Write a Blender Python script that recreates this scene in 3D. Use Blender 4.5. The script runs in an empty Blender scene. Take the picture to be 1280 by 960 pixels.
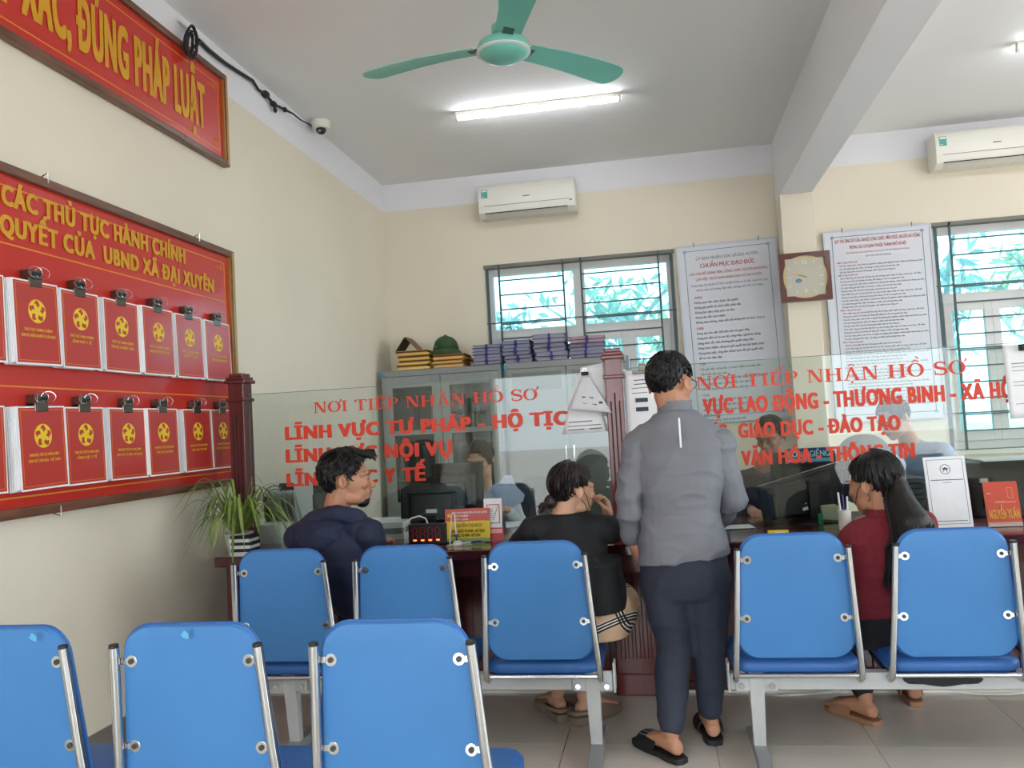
import bpy, bmesh, math, random
from mathutils import Vector as V, Matrix, noise
from math import pi, sin, cos, radians as R
SC = bpy.context.scene
COL = SC.collection
# ------------------------------------------------------------ camera
F, YAW, PIT, ROL, EYE = 1044.58, .169263, .0502114, -.0552661, V((0, 0, 1.30))
_f = V((-sin(YAW)*cos(PIT), cos(YAW)*cos(PIT), sin(PIT)))
_r = V((cos(YAW), sin(YAW), 0)); _u = _r.cross(_f)
_r, _u = cos(ROL)*_r + sin(ROL)*_u, -sin(ROL)*_r + cos(ROL)*_u
cam = bpy.data.cameras.new('camera'); cam.sensor_width = 36; cam.lens = F*36/1280
cam.clip_start = .05
camo = bpy.data.objects.new('camera', cam); COL.objects.link(camo)
camo.matrix_world = Matrix(((_r.x, _u.x, -_f.x, 0), (_r.y, _u.y, -_f.y, 0), (_r.z, _u.z, -_f.z, EYE.z), (0, 0, 0, 1)))
SC.camera = camo
def P(px, py, X=None, Y=None, Z=None):
    """the point of a real plane (wall, desk, floor) that the photograph's pixel shows"""
    d = _f + ((px-640)*_r - (py-480)*_u)/F
    t = (X-EYE.x)/d.x if X is not None else (Y-EYE.y)/d.y if Y is not None else (Z-EYE.z)/d.z
    return EYE + d*t
# ------------------------------------------------------------ sky, light, exposure
SC.view_settings.view_transform = 'Standard'; SC.view_settings.look = 'None'
SC.view_settings.exposure = 1.52; SC.view_settings.gamma = 1; SC.view_settings.use_curve_mapping = False
w = bpy.data.worlds.new('sky'); SC.world = w; w.use_nodes = True
bg = w.node_tree.nodes['Background']; bg.inputs[0].default_value = (.86, .94, 1, 1); bg.inputs[1].default_value = 2.9
def portal(name, loc, rot, sx, sy):
    l = bpy.data.lights.new(name, 'AREA'); l.shape = 'RECTANGLE'; l.size = sx; l.size_y = sy
    l.cycles.is_portal = True
    o = bpy.data.objects.new(name, l); o.location = loc; o.rotation_euler = rot; COL.objects.link(o)
YB, XL, XR, YR, HC = 7.40, -2.387, 5.2, -2.2, 3.606      # back wall, left wall, right wall, rear wall, ceiling
REAR = [(-2.05, -.35, 0, 2.7), (2.0, 3.5, .0, 2.15)]        # doorways behind the photographer
WINS = [(-1.457, .225, .9, 2.765), (2.35, 4.05, .9, 2.79)]
for (a, b, z0, z1) in REAR: portal('doorway_daylight', ((a+b)/2, YR-.05, (z0+z1)/2), (R(90), 0, 0), b-a, z1-z0)
for (a, b, z0, z1) in WINS: portal('window_daylight', ((a+b)/2, YB+.12, (z0+z1)/2), (R(-90), 0, 0), b-a, z1-z0)
for y in (1.2, 5.0): portal('added_side_daylight', (XR+.05, y, 1.8), (R(90), 0, R(90)), 2.8, 1.8)  # portals for the unseen right-wall openings, added for extra daylight
TUBE_E = 15
# ------------------------------------------------------------ materials
def lin(h):
    h = h.lstrip('#'); c = [int(h[i:i+2], 16)/255 for i in (0, 2, 4)]
    return tuple(x/12.92 if x < .04045 else ((x+.055)/1.055)**2.4 for x in c)
MC = {}
def mat(name, col, rough=.6, metal=0, var=0, nscale=8, bump=0, bscale=60, emit=0, spec=.5, coat=0, aniso=None, alpha=1, trans=0):
    if name in MC: return MC[name]
    m = bpy.data.materials.new(name); m.use_nodes = True; nt = m.node_tree; N = nt.nodes; b = N['Principled BSDF']
    c = lin(col) if isinstance(col, str) else col
    b.inputs['Base Color'].default_value = (*c, 1); b.inputs['Roughness'].default_value = rough
    b.inputs['Metallic'].default_value = metal; b.inputs['Specular IOR Level'].default_value = spec
    b.inputs['Coat Weight'].default_value = coat; b.inputs['Coat Roughness'].default_value = .12
    if emit: b.inputs['Emission Color'].default_value = (*c, 1); b.inputs['Emission Strength'].default_value = emit
    tc = None
    if var or bump:
        tc = N.new('ShaderNodeTexCoord')
    if var:
        n = N.new('ShaderNodeTexNoise'); n.inputs['Scale'].default_value = nscale; n.inputs['Detail'].default_value = 5
        mp = N.new('ShaderNodeMapping'); 
        if aniso: mp.inputs['Scale'].default_value = aniso
        nt.links.new(tc.outputs['Object'], mp.inputs[0]); nt.links.new(mp.outputs[0], n.inputs['Vector'])
        r = N.new('ShaderNodeValToRGB'); r.color_ramp.elements[0].position = .3; r.color_ramp.elements[1].position = .7
        r.color_ramp.elements[0].color = (*[max(0, x*(1-var)) for x in c], 1); r.color_ramp.elements[1].color = (*[min(1, x*(1+var)) for x in c], 1)
        nt.links.new(n.outputs[0], r.inputs[0]); nt.links.new(r.outputs[0], b.inputs['Base Color'])
    if bump:
        n2 = N.new('ShaderNodeTexNoise'); n2.inputs['Scale'].default_value = bscale; n2.inputs['Detail'].default_value = 4
        bp = N.new('ShaderNodeBump'); bp.inputs['Strength'].default_value = bump; bp.inputs['Distance'].default_value = .004
        nt.links.new(tc.outputs['Object'], n2.inputs['Vector']); nt.links.new(n2.outputs[0], bp.inputs['Height']); nt.links.new(bp.outputs[0], b.inputs['Normal'])
    MC[name] = m; return m
def wallmat(name, low, high, zsplit):
    m = mat(name, low, .75, bump=.15, bscale=90); nt = m.node_tree; N = nt.nodes; b = N['Principled BSDF']
    g = N.new('ShaderNodeNewGeometry'); s = N.new('ShaderNodeSeparateXYZ'); c = N.new('ShaderNodeMath'); c.operation = 'GREATER_THAN'; c.inputs[1].default_value = zsplit
    n = N.new('ShaderNodeTexNoise'); n.inputs['Scale'].default_value = .9; n.inputs['Detail'].default_value = 6
    r = N.new('ShaderNodeValToRGB'); a = lin(low); r.color_ramp.elements[0].position = .35; r.color_ramp.elements[1].position = .65
    r.color_ramp.elements[0].color = (*[x*.95 for x in a], 1); r.color_ramp.elements[1].color = (*a, 1)
    mx = N.new('ShaderNodeMix'); mx.data_type = 'RGBA'
    nt.links.new(g.outputs['Position'], s.inputs[0]); nt.links.new(s.outputs[2], c.inputs[0]); nt.links.new(c.outputs[0], mx.inputs['Factor'])
    nt.links.new(g.outputs['Position'], n.inputs['Vector']); nt.links.new(n.outputs[0], r.inputs[0]); nt.links.new(r.outputs[0], mx.inputs['A'])
    mx.inputs['B'].default_value = (*lin(high), 1); nt.links.new(mx.outputs['Result'], b.inputs['Base Color'])
    return m
def glassmat(name, tint, refl=1.0, ior=1.5, trans=1.0):
    """thin pane: see-through plus mirror reflection by Fresnel"""
    m = bpy.data.materials.new(name); m.use_nodes = True; nt = m.node_tree; N = nt.nodes
    N.remove(N['Principled BSDF']); out = N['Material Output']
    t = N.new('ShaderNodeBsdfTransparent'); t.inputs[0].default_value = (*[x*trans for x in lin(tint)], 1)
    g = N.new('ShaderNodeBsdfGlossy'); g.inputs['Roughness'].default_value = .0
    fr = N.new('ShaderNodeFresnel'); fr.inputs[0].default_value = ior
    ml = N.new('ShaderNodeMath'); ml.operation = 'MULTIPLY'; ml.inputs[1].default_value = refl; ml.use_clamp = True
    mx = N.new('ShaderNodeMixShader')
    nt.links.new(fr.outputs[0], ml.inputs[0]); nt.links.new(ml.outputs[0], mx.inputs[0]); nt.links.new(t.outputs[0], mx.inputs[1]); nt.links.new(g.outputs[0], mx.inputs[2]); nt.links.new(mx.outputs[0], out.inputs[0])
    MC[name] = m; return m
WALL = wallmat('wall_paint', '#E6DECB', '#E6E6EA', 3.35)
WHITE = mat('white_paint', '#E8E8EA', .8, bump=.1, bscale=40)
CEIL = mat('ceiling_paint', '#ECEBEA', .85, bump=.1, bscale=30)
WOOD = mat('red_wood', '#5A1F20', .28, var=.35, nscale=3, aniso=(9, 9, .8), coat=.35)
WOODT = mat('table_wood', '#4A1C1A', .13, var=.3, nscale=3, aniso=(.8, 9, 9), coat=.5)
WOODP = mat('post_wood', '#74302F', .3, var=.18, nscale=3, aniso=(9, 9, .8), coat=.3)
FRAMEW = mat('frame_wood', '#6A4330', .4, var=.4, nscale=5, aniso=(12, 1.2, 12), coat=.2)
GOLDF = mat('gilt_edge', '#B98B45', .35, metal=.5)
CHROME = mat('chrome', '#C8CACC', .16, metal=1)
STEELW = mat('grey_steel', '#B9BBBC', .5, var=.06, nscale=9)
STEELD = mat('dark_steel', '#6F7376', .5)
BLUE = mat('blue_leatherette', '#417FBE', .42, var=.06, nscale=3, bump=.12, bscale=180)
BLUE2 = mat('seat_leatherette', '#2C62A6', .4, var=.06, nscale=3, bump=.12, bscale=180)
BLACKP = mat('black_plastic', '#15171B', .4)
BLACKM = mat('black_matte', '#1B1C1E', .7)
DARKG = mat('dark_grey_plastic', '#3A3D40', .5)
WPL = mat('white_plastic', '#E4E2D8', .35)
PAPER = mat('white_paper', '#F0F1F4', .8, var=.03, nscale=20)
PAPERB = mat('bluish_paper', '#B9BFD2', .8, var=.12, nscale=30, aniso=(1, 1, 14))
REDB = mat('red_print', '#C2261B', .3, coat=.3)
REDD = mat('red_cover', '#B8322C', .35, coat=.3)
GOLD = mat('gold_lettering', '#D69C1C', .5)
YEL = mat('yellow_print', '#E8C824', .5)
YORG = mat('orange_line', '#E08A28', .5)
REDL = mat('red_lettering', '#DC3E22', .5)
INK = mat('dark_ink', '#3A4250', .7)
INKB = mat('blue_ink', '#5E86A6', .7)
INKR = mat('red_ink', '#B83A38', .7)
GREENF = mat('fan_enamel', '#74C0B2', .35, var=.05, nscale=6)
CABG = mat('cabinet_enamel', '#8E9290', .45, var=.05, nscale=4)
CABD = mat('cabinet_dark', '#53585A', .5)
PVC = mat('window_pvc', '#D9DAD8', .4)
BARS = mat('bar_paint', '#3F575C', .5)
LEAF = mat('spider_leaf', '#6F8A3C', .5, var=.3, nscale=12)
LEAFL = mat('leaf_stripe', '#B9C27A', .5)
GLASS = glassmat('counter_glass', '#F3F8F6', .85, 1.5)
WGLASS = glassmat('window_glass', '#B6D6DC', 1.0, 1.5)
CGLASS = glassmat('cabinet_glass', '#C8D2D2', 1.3, 1.5)
# ------------------------------------------------------------ mesh kit
class MB:
    def __init__(s): s.v = []; s.f = []
    def add(s, vs, fs):
        n = len(s.v); s.v += [V(p) for p in vs]; s.f += [tuple(i+n for i in f) for f in fs]; return s
    def box(s, c, d, M=None):
        c = V(c); h = V(d)/2
        vs = [c+V((h.x*a, h.y*b, h.z*e)) for a in (-1, 1) for b in (-1, 1) for e in (-1, 1)]
        if M: vs = [M @ p for p in vs]
        return s.add(vs, [(0, 1, 3, 2), (4, 6, 7, 5), (0, 4, 5, 1), (2, 3, 7, 6), (0, 2, 6, 4), (1, 5, 7, 3)])
    def b2(s, a, b, M=None):
        a = V(a); b = V(b); return s.box((a+b)/2, b-a, M)
    def prism(s, poly, z0, z1, M=None):
        n = len(poly); vs = [V((x, y, z0)) for x, y in poly]+[V((x, y, z1)) for x, y in poly]
        if M: vs = [M @ p for p in vs]
        return s.add(vs, [tuple(range(n-1, -1, -1)), tuple(range(n, 2*n))]+[(i, (i+1) % n, n+(i+1) % n, n+i) for i in range(n)])
    def loft(s, rings, cap=True, closed=True):
        n = len(rings[0]); vs = [p for r in rings for p in r]; fs = []
        for k in range(len(rings)-1):
            for i in range(n if closed else n-1):
                a = k*n+i; b = k*n+(i+1) % n; fs.append((a, b, b+n, a+n))
        if cap: fs += [tuple(range(n-1, -1, -1)), tuple(range((len(rings)-1)*n, len(rings)*n))]
        return s.add(vs, fs)
    def lathe(s, prof, M=None, n=24):
        rings = [[V((r*cos(2*pi*i/n), r*sin(2*pi*i/n), z)) for i in range(n)] for r, z in prof]
        if M: rings = [[M @ p for p in r] for r in rings]
        return s.loft(rings)
    def cyl(s, a, b, r, r2=None, n=12):
        return s.tube([a, b], [r, r if r2 is None else r2], n)
    def tube(s, pts, r, n=10, up=None, flat=1.0):
        pts = [V(p) for p in pts]; k = len(pts); rs = r if isinstance(r, (list, tuple)) else [r]*k
        rings = []; prev = None
        for i, p in enumerate(pts):
            t = (pts[min(i+1, k-1)]-pts[max(i-1, 0)])
            t = t.normalized() if t.length > 1e-9 else V((0, 0, 1))
            if prev is None:
                a = V((0, 0, 1)) if abs(t.z) < .9 else V((1, 0, 0))
                if up: a = V(up)
                x = t.cross(a).normalized()
            else:
                x = (prev - t*prev.dot(t)).normalized()
            prev = x; y = t.cross(x)
            rings.append([p+rs[i]*(cos(2*pi*j/n)*x+flat*sin(2*pi*j/n)*y) for j in range(n)])
        return s.loft(rings)
    def sphere(s, c, r, n=16, m=10, M=None):
        r = (r, r, r) if not isinstance(r, (list, tuple)) else r
        c = V(c); rings = []
        for k in range(m+1):
            a = pi*k/m; z = -cos(a); q = max(sin(a), .001)
            ring = [c+V((r[0]*q*cos(2*pi*i/n), r[1]*q*sin(2*pi*i/n), r[2]*z)) for i in range(n)]
            if M: ring = [M @ p for p in ring]
            rings.append(ring)
        return s.loft(rings)
    def mesh(s, name, m=None, smooth=False):
        me = bpy.data.meshes.new(name); me.from_pydata(s.v, [], s.f)
        bm = bmesh.new(); bm.from_mesh(me); bmesh.ops.recalc_face_normals(bm, faces=bm.faces); bm.to_mesh(me); bm.free()
        if m: me.materials.append(m)
        if smooth:
            me.polygons.foreach_set('use_smooth', [True]*len(me.polygons))
            try: me.set_sharp_from_angle(angle=R(smooth if smooth is not True else 40))
            except Exception: pass
        return me
    def build(s, name, m=None, parent=None, smooth=False, bevel=0, **tg):
        return link(name, s.mesh(name, m, smooth), parent, bevel, **tg)
def link(name, me, parent=None, bevel=0, **tg):
    o = bpy.data.objects.new(name, me); COL.objects.link(o)
    if parent: o.parent = parent; o.matrix_parent_inverse = parent.matrix_basis.inverted()
    if bevel:
        b = o.modifiers.new('bevel', 'BEVEL'); b.width = bevel; b.segments = 2; b.limit_method = 'ANGLE'; b.angle_limit = R(40)
    for k, v in tg.items(): o[k] = v
    return o
def thing(name, label, cat, loc=(0, 0, 0), group=None):
    o = bpy.data.objects.new(name, None); o.location = loc; o.empty_display_size = .1; COL.objects.link(o)
    o['label'] = label; o['category'] = cat
    if group: o['group'] = group
    return o
def tag(o, label, cat, group=None, kind=None):
    o['label'] = label; o['category'] = cat
    if group: o['group'] = group
    if kind: o['kind'] = kind
    return o
def frame(o, x, y):
    x = V(x).normalized(); y = V(y).normalized(); z = x.cross(y)
    return Matrix(((x.x, y.x, z.x, o[0]), (x.y, y.y, z.y, o[1]), (x.z, y.z, z.z, o[2]), (0, 0, 0, 1)))
TM = {}
HORN = dict(zip('ƠỜỚỞỠỢơờớởỡợĐđ', 'OÒÓỎÕỌoòóỏõọDd'))
def rawtext(s, off, sp=1.0):
    if (s, sp) in TM: return TM[(s, sp)]
    plain = ''.join(HORN.get(ch, ch) for ch in s)
    if plain != s:
        vs, fs, a, b = rawtext(plain, off, sp); vs = list(vs); fs = list(fs)
        for i, ch in enumerate(s):
            if ch in 'Đđ':
                r = rawtext(plain[:i+1], off, sp)[3]; n = len(vs); d0, d1 = rawtext('D', off, sp)[2:]; l = r-(d1-d0)
                x0, x1, y0, y1 = (l-.11, l+.30, .31, .385) if ch == 'Đ' else (r-.27, r+.07, .55, .61)
                vs += [V((x0, y0, .00014)), V((x1, y0, .00014)), V((x1, y1, .00014)), V((x0, y1, .00014))]; fs.append((n, n+1, n+2, n+3))
            elif ch in HORN:
                r = rawtext(plain[:i+1], off, sp)[3]; k, y0 = (1, .50) if ch.isupper() else (.8, .30); n = len(vs)
                vs += [V((r-.10*k, y0+.02, .00014)), V((r-.03*k, y0-.05*k, .00014)), V((r+.09*k, y0+.07*k, .00014)), V((r+.11*k, y0+.20*k, .00014)), V((r+.03*k, y0+.20*k, .00014)), V((r+.01*k, y0+.10*k, .00014))]; fs.append(tuple(range(n, n+6)))
        TM[(s, sp)] = (vs, fs, a, b); return TM[(s, sp)]
    c = bpy.data.curves.new('lettering', 'FONT'); c.body = s; c.space_character = sp; c.resolution_u = 3
    o = bpy.data.objects.new('lettering', c)
    COL.objects.link(o)
    dg = bpy.context.evaluated_depsgraph_get(); me = bpy.data.meshes.new_from_object(o.evaluated_get(dg))
    vs = [v.co.copy() for v in me.vertices]; fs = [tuple(p.vertices) for p in me.polygons]
    bpy.data.objects.remove(o); bpy.data.meshes.remove(me)
    par = list(range(len(vs)))
    def find(i):
        while par[i] != i: par[i] = par[par[i]]; i = par[i]
        return i
    for f in fs:
        for i in f[1:]: par[find(i)] = find(f[0])
    ids = {}
    for i, v in enumerate(vs): v.z += .00004*(ids.setdefault(find(i), len(ids)) % 4)
    xs = [v.x for v in vs] or [0]; TM[(s, sp)] = (vs, fs, min(xs), max(xs)); return TM[(s, sp)]
def text(mb, s, M, width, cap, off=0.0, align='l', z=.0006, sx=None):
    """write s in plane M (x right, y up) from its origin; width in metres (or sx = x scale)"""
    vs, fs, a, b = rawtext(s, 0, 1.0 if off < .03 else 1.0+off*2)
    if not vs: return 0
    k = sx if sx else width/(b-a+2*off); wd = k*(b-a+2*off); ky = cap/.682
    x0 = {'l': 0, 'c': -wd/2, 'r': -wd}[align]
    sh = [(0, 0)] if off < .008 else [(-off, 0), (off, 0)] if off < .03 else [(-off, -.022), (-off, .022), (-off*.35, -.022), (-off*.35, .022), (off*.35, -.022), (off*.35, .022), (off, -.022), (off, .022), (-off, 0), (off, 0)]
    for q, (dx, dy) in enumerate(sh):
        mb.add([M @ V((x0+(v.x-a+off+dx)*k, (v.y+dy)*ky, z+v.z+q*.00017)) for v in vs], fs)
    return k
def rect(mb, M, x0, y0, x1, y1, z0=0, z1=.001): return mb.b2((x0, y0, z0), (x1, y1, z1), M)
def outline(mb, M, x0, y0, x1, y1, t, z0=0, z1=.001):
    rect(mb, M, x0, y0, x1, y0+t, z0, z1); rect(mb, M, x0, y1-t, x1, y1, z0, z1)
    rect(mb, M, x0, y0+t, x0+t, y1-t, z0, z1); rect(mb, M, x1-t, y0+t, x1, y1-t, z0, z1)
rnd = random.Random(7)
# ------------------------------------------------------------ room shell
def struct(o): o['kind'] = 'structure'; return o
def pierced(name, y0, y1, holes, x0, x1):
    b = MB(); xs = sorted({x0, x1, *[h[0] for h in holes], *[h[1] for h in holes]})
    for a, c in zip(xs, xs[1:]):
        hs = [h for h in holes if h[0] <= a and h[1] >= c]
        if not hs: b.b2((a, y0, 0), (c, y1, HC))
        else:
            h = hs[0]
            if h[2] > 0: b.b2((a, y0, 0), (c, y1, h[2]))
            b.b2((a, y0, h[3]), (c, y1, HC))
    return struct(b.build(name, WALL))
pierced('wall_back', YB, YB+.2, WINS, XL-.2, XR+.2)
pierced('wall_rear', YR-.2, YR, REAR, XL-.2, XR+.2)
struct(MB().b2((XL-.2, YR, 0), (XL, YB, HC)).build('wall_left', WALL))
struct(MB().b2((XR, YR, 0), (XR+.2, -.2, HC)).b2((XR, 2.6, 0), (XR+.2, 3.6, HC)).b2((XR, 6.4, 0), (XR+.2, YB, HC)).b2((XR, -.2, 0), (XR+.2, 2.6, .9)).b2((XR, -.2, 2.7), (XR+.2, 2.6, HC)).b2((XR, 3.6, 0), (XR+.2, 6.4, .9)).b2((XR, 3.6, 2.7), (XR+.2, 6.4, HC)).build('wall_right', WALL))  # both openings are unseen, added to let more daylight into the room
struct(MB().b2((XL-.2, YR-.2, HC), (XR+.2, YB+.2, HC+.15)).build('ceiling', CEIL))
struct(MB().b2((1.115, YR, 3.09), (1.375, YB, HC)).build('trim_1', WHITE, bevel=.004))       # the beam
struct(MB().b2((1.115, 7.14, 0), (1.375, YB, 3.09)).build('trim_2', WALL, bevel=.004))       # the column
struct(MB().b2((XL, YR, 0), (XL+.012, YB, .12)).build('baseboard_left', mat('skirting', '#77716A', .4)))
fl = struct(MB().b2((XL-.2, YR-.2, -.15), (XR+.2, YB+.2, -.006)).build('floor', mat('grout', '#6E675E', .8)))
TILE = mat('floor_tile', '#DAD4CA', .13, var=.06, nscale=1.6, coat=.2)
tm = MB().b2((.0012, .0012, -.008), (.5988, .5988, 0)).mesh('tile', TILE)
ox, oy = P(896, 911, Z=0).x-.6*5, P(1000, 950, Z=0).y-.6*10
for i in range(14):
    for j in range(19):
        x, y = ox+.597*i, oy+.613*j
        if x < XL-.6 or x > XR or y < YR-.6 or y > YB: continue
        o = link('tile', tm, fl); o.location = (x, y, 0); o.scale = (.995, 1.0217, 1)
# ground outside and the yard the glass mirrors
gd = struct(MB().b2((-40, -40, -.5), (40, 60, -.16)).build('ground', mat('yard', '#D8CEC8', .9, var=.08, nscale=.4)))
# windows
def window(n, x0, x1, z0, z1):
    y = YB+.10; b = MB()
    w = struct(MB().b2((x0, y-.03, z0), (x0+.06, y+.03, z1)).b2((x1-.06, y-.03, z0), (x1, y+.03, z1)).b2((x0+.06, y-.03, z1-.09), (x1-.06, y+.03, z1)).b2((x0+.06, y-.03, z0), (x1-.06, y+.03, z0+.07)).build('window_%d' % n, PVC, bevel=.004))
    zt = z1-.62; mid = (x0+x1)/2
    MB().b2((mid-.05, y-.035, z0+.07), (mid+.05, y+.035, z1-.09)).build('mullion', PVC, w, bevel=.004)
    MB().b2((x0+.06, y-.030, zt-.05), (x1-.06, y+.030, zt+.03)).build('transom', PVC, w, bevel=.004)
    for a, c in ((x0+.06, mid-.05), (mid+.05, x1-.06)):
        MB().b2((a, y-.004, zt+.03), (c, y+.004, z1-.09)).build('pane', WGLASS, w)
        m2 = (a+c)/2
        for p, q in ((a, m2), (m2, c)):
            s = MB().b2((p, y-.045, z0+.07), (p+.06, y-.01, zt-.05)).b2((q-.06, y-.045, z0+.07), (q, y-.01, zt-.05)).b2((p+.06, y-.045, zt-.12), (q-.06, y-.01, zt-.05)).b2((p+.06, y-.045, z0+.07), (q-.06, y-.01, z0+.15)).build('casement', PVC, w, bevel=.003)
            MB().b2((p+.06, y-.02, z0+.15), (q-.06, y-.014, zt-.12)).build('pane', WGLASS, s)
    yb = YB-.012
    g = MB()
    for x in (x0+.02, x1-.02): MB().b2((x-.012, yb, z0), (x+.012, yb+.012, z1-.02)).build('bar', BARS, w)
    xs = [x0+.13, mid-.13, mid+.03, x1-.13]
    for x in xs: MB().b2((x-.008, yb-.008, z0), (x+.008, yb+.008, z1)).build('bar', BARS, w)
    z = z1-.15; k = 0
    while z > z0+.05:
        for a, c in ((xs[0], xs[1]), (xs[2], xs[3])): MB().b2((a, yb-.005, z-.006), (c, yb+.007, z+.006)).build('bar', BARS, w)
        if k % 4 == 3: MB().b2((x0, yb-.003, z+.008), (x1, yb+.005, z+.02)).build('bar', BARS, w)
        z -= .132; k += 1
    MB().b2((x0-.01, YB-.02, z1-.03), (x1+.01, YB+.06, z1)).build('head_strip', mat('grey_strip', '#77776F', .6), w)
    MB().b2((x0-.02, YB-.04, z0-.04), (x1+.02, YB+.2, z0)).build('window_sill', mat('sill_stone', '#D2D0C8', .5), w)
for n, a in enumerate(WINS): window(n+1, *a)
# trees outside the windows
TRUNK = mat('bark', '#98A4A2', .9, var=.2, nscale=8)
def tree(x, y, h, lab, kind, seed, m):
    r = random.Random(seed); t = thing('tree', lab, 'tree', (x, y, -.16), 'trees seen through the back windows')
    b = MB(); L = MB()
    b.tube([(x, y, -.16), (x+.1, y, h*.35), (x+.05, y+.1, h*.6)], [.09, .07, .05], 8)
    for k in range(9):
        a = r.uniform(0, 2*pi); z = h*r.uniform(.3, .6); e = V((x+cos(a)*r.uniform(.5, 1.2), y+sin(a)*.7, z+r.uniform(.4, 1.2)))
        b.tube([(x+.07, y, z), ((x+e.x)/2, (y+e.y)/2, z+.35), e], [.035, .025, .01], 6)
        for q in range(26):
            c = e.lerp(V((x, y, z+.3)), r.random()*.8)+V((r.uniform(-.3, .3), r.uniform(-.3, .3), r.uniform(-.25, .25)))
            d = V((r.uniform(-1, 1), r.uniform(-1, 1), r.uniform(-1.4, .2))).normalized()*r.uniform(.14, .3); s = d.cross(V((r.uniform(-1, 1), r.uniform(-1, 1), .3))).normalized()*r.uniform(.02, .045)
            L.add([c, c+d*.5+s, c+d, c+d*.5-s], [(0, 1, 2, 3)])
    b.build('trunk', TRUNK, t, smooth=True); o = L.build('foliage', m, t); o['kind'] = 'stuff'
LG = [mat('leaf_a', '#94B4A4', .7, var=.25, nscale=2), mat('leaf_b', '#A8BC9C', .7, var=.25, nscale=2), mat('leaf_c', '#96B4B2', .7, var=.25, nscale=2)]  # leaf colours paled to hold the bright haze outside
tree(-1.9, 10.2, 4.2, 'slender tree with drooping leaves behind the left half of the left window', 0, 3, LG[2])
tree(-.3, 10.6, 4.5, 'green leafy tree behind the right half of the left window', 0, 11, LG[0])
tree(.1, 13.5, 5.4, 'lighter green tree further off behind the left window', 0, 15, LG[1])
tree(3.2, 10.0, 4.2, 'tree with hanging leaves behind the left edge of the right window', 0, 21, LG[2])
tree(4.9, 11.2, 4.8, 'pale green tree behind the right part of the right window', 0, 27, LG[1])
tree(-4.6, -9.5, 4.0, 'tree in the yard behind the photographer, mirrored in the counter glass', 0, 33, LG[0])
# ------------------------------------------------------------ ceiling things
def fan():
    z = 3.05; c = P(629, 60, Z=z); t = thing('ceiling_fan', 'turquoise three-blade ceiling fan hanging above the waiting chairs', 'fan', (c.x, c.y, HC))
    M = Matrix.Translation(c) @ Matrix.Scale(1.14, 4)
    MB().lathe([(.001, -.052), (.05, -.05), (.085, -.038), (.104, -.018), (.108, 0), (.1, .018), (.07, .034), (.04, .04), (.001, .042)], M, 32).build('motor_housing', GREENF, t, smooth=True)
    MB().lathe([(.104, -.024), (.111, -.021), (.111, -.017), (.104, -.014)], M, 32).build('trim_ring', mat('white_ring', '#DDE6E4', .3), t, smooth=True)
    MB().lathe([(.012, .04), (.012, HC-z-.06), (.012, HC-z-.05)], Matrix.Translation(c), 12).build('down_rod', GREENF, t, smooth=True)
    MB().lathe([(.02, .04), (.045, .06), (.045, .09), (.015, .11)], M, 16).build('lower_canopy', GREENF, t, smooth=True)
    MB().lathe([(.015, HC-z-.10), (.06, HC-z-.05), (.07, HC-z)], Matrix.Translation(c), 20).build('ceiling_canopy', GREENF, t, smooth=True)
    for a in (168.5, 46, -71):
        A = Matrix.Translation(c) @ Matrix.Rotation(R(a), 4, 'Z') @ Matrix.Rotation(R(-10), 4, 'X')
        b = MB(); rings = []
        for i in range(25):
            s = i/12*.72 if i < 13 else .72+.28*sin((i-12)/12*pi/2); x = .135+s*.60; e_ = max(0, (s-.86)/.14)
            wd = (.060+.021*min(1, s*1.4))*math.sqrt(max(.01, 1-e_**2.6))
            zc = .012+.012*sin(pi*s)
            rings.append([A @ V((x, y, zc+dz-.35*(y*y)*2)) for y, dz in ((-wd, 0), (-wd*.5, .0), (0, 0), (wd*.5, 0), (wd, 0), (wd, .004), (wd*.5, .004), (0, .004), (-wd*.5, .004), (-wd, .004))])
        b.loft(rings); bl = b.build('blade', GREENF, t, smooth=True)
        MB().box((.125, 0, .014), (.09, .05, .006), A).build('blade_bracket', mat('bracket_dark', '#3C5C58', .5), bl)
fan()
def tube_light(x0, x1, y, lab, tilt=0):
    t = thing('tube_light', lab, 'light', ((x0+x1)/2, y, HC), 'ceiling tube lights')
    MB().b2((x0, y-.018, HC-.03), (x1, y+.018, HC)).build('batten', WPL, t, bevel=.003)
    MB().cyl((x0+.02, y, HC-.045), (x1-.02, y, HC-.045), .014).build('tube', mat('tube_glow', '#F4F8FF', .5, emit=TUBE_E), t, smooth=True)
    for x in (x0+.008, x1-.008): MB().b2((x-.01, y-.014, HC-.062), (x+.01, y+.014, HC-.026)).build('end_cap', WPL, t)
tube_light(-1.31, -.11, 5.86, 'lit white tube light on the ceiling between the fan and the air conditioner')
tube_light(2.45, 3.65, 5.82, 'tube light at the far right, only its end in view')
tube_light(-1.31, -.11, .9, 'tube light over the front of the waiting area'); tube_light(2.45, 3.65, .9, 'tube light over the right front of the room')
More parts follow.
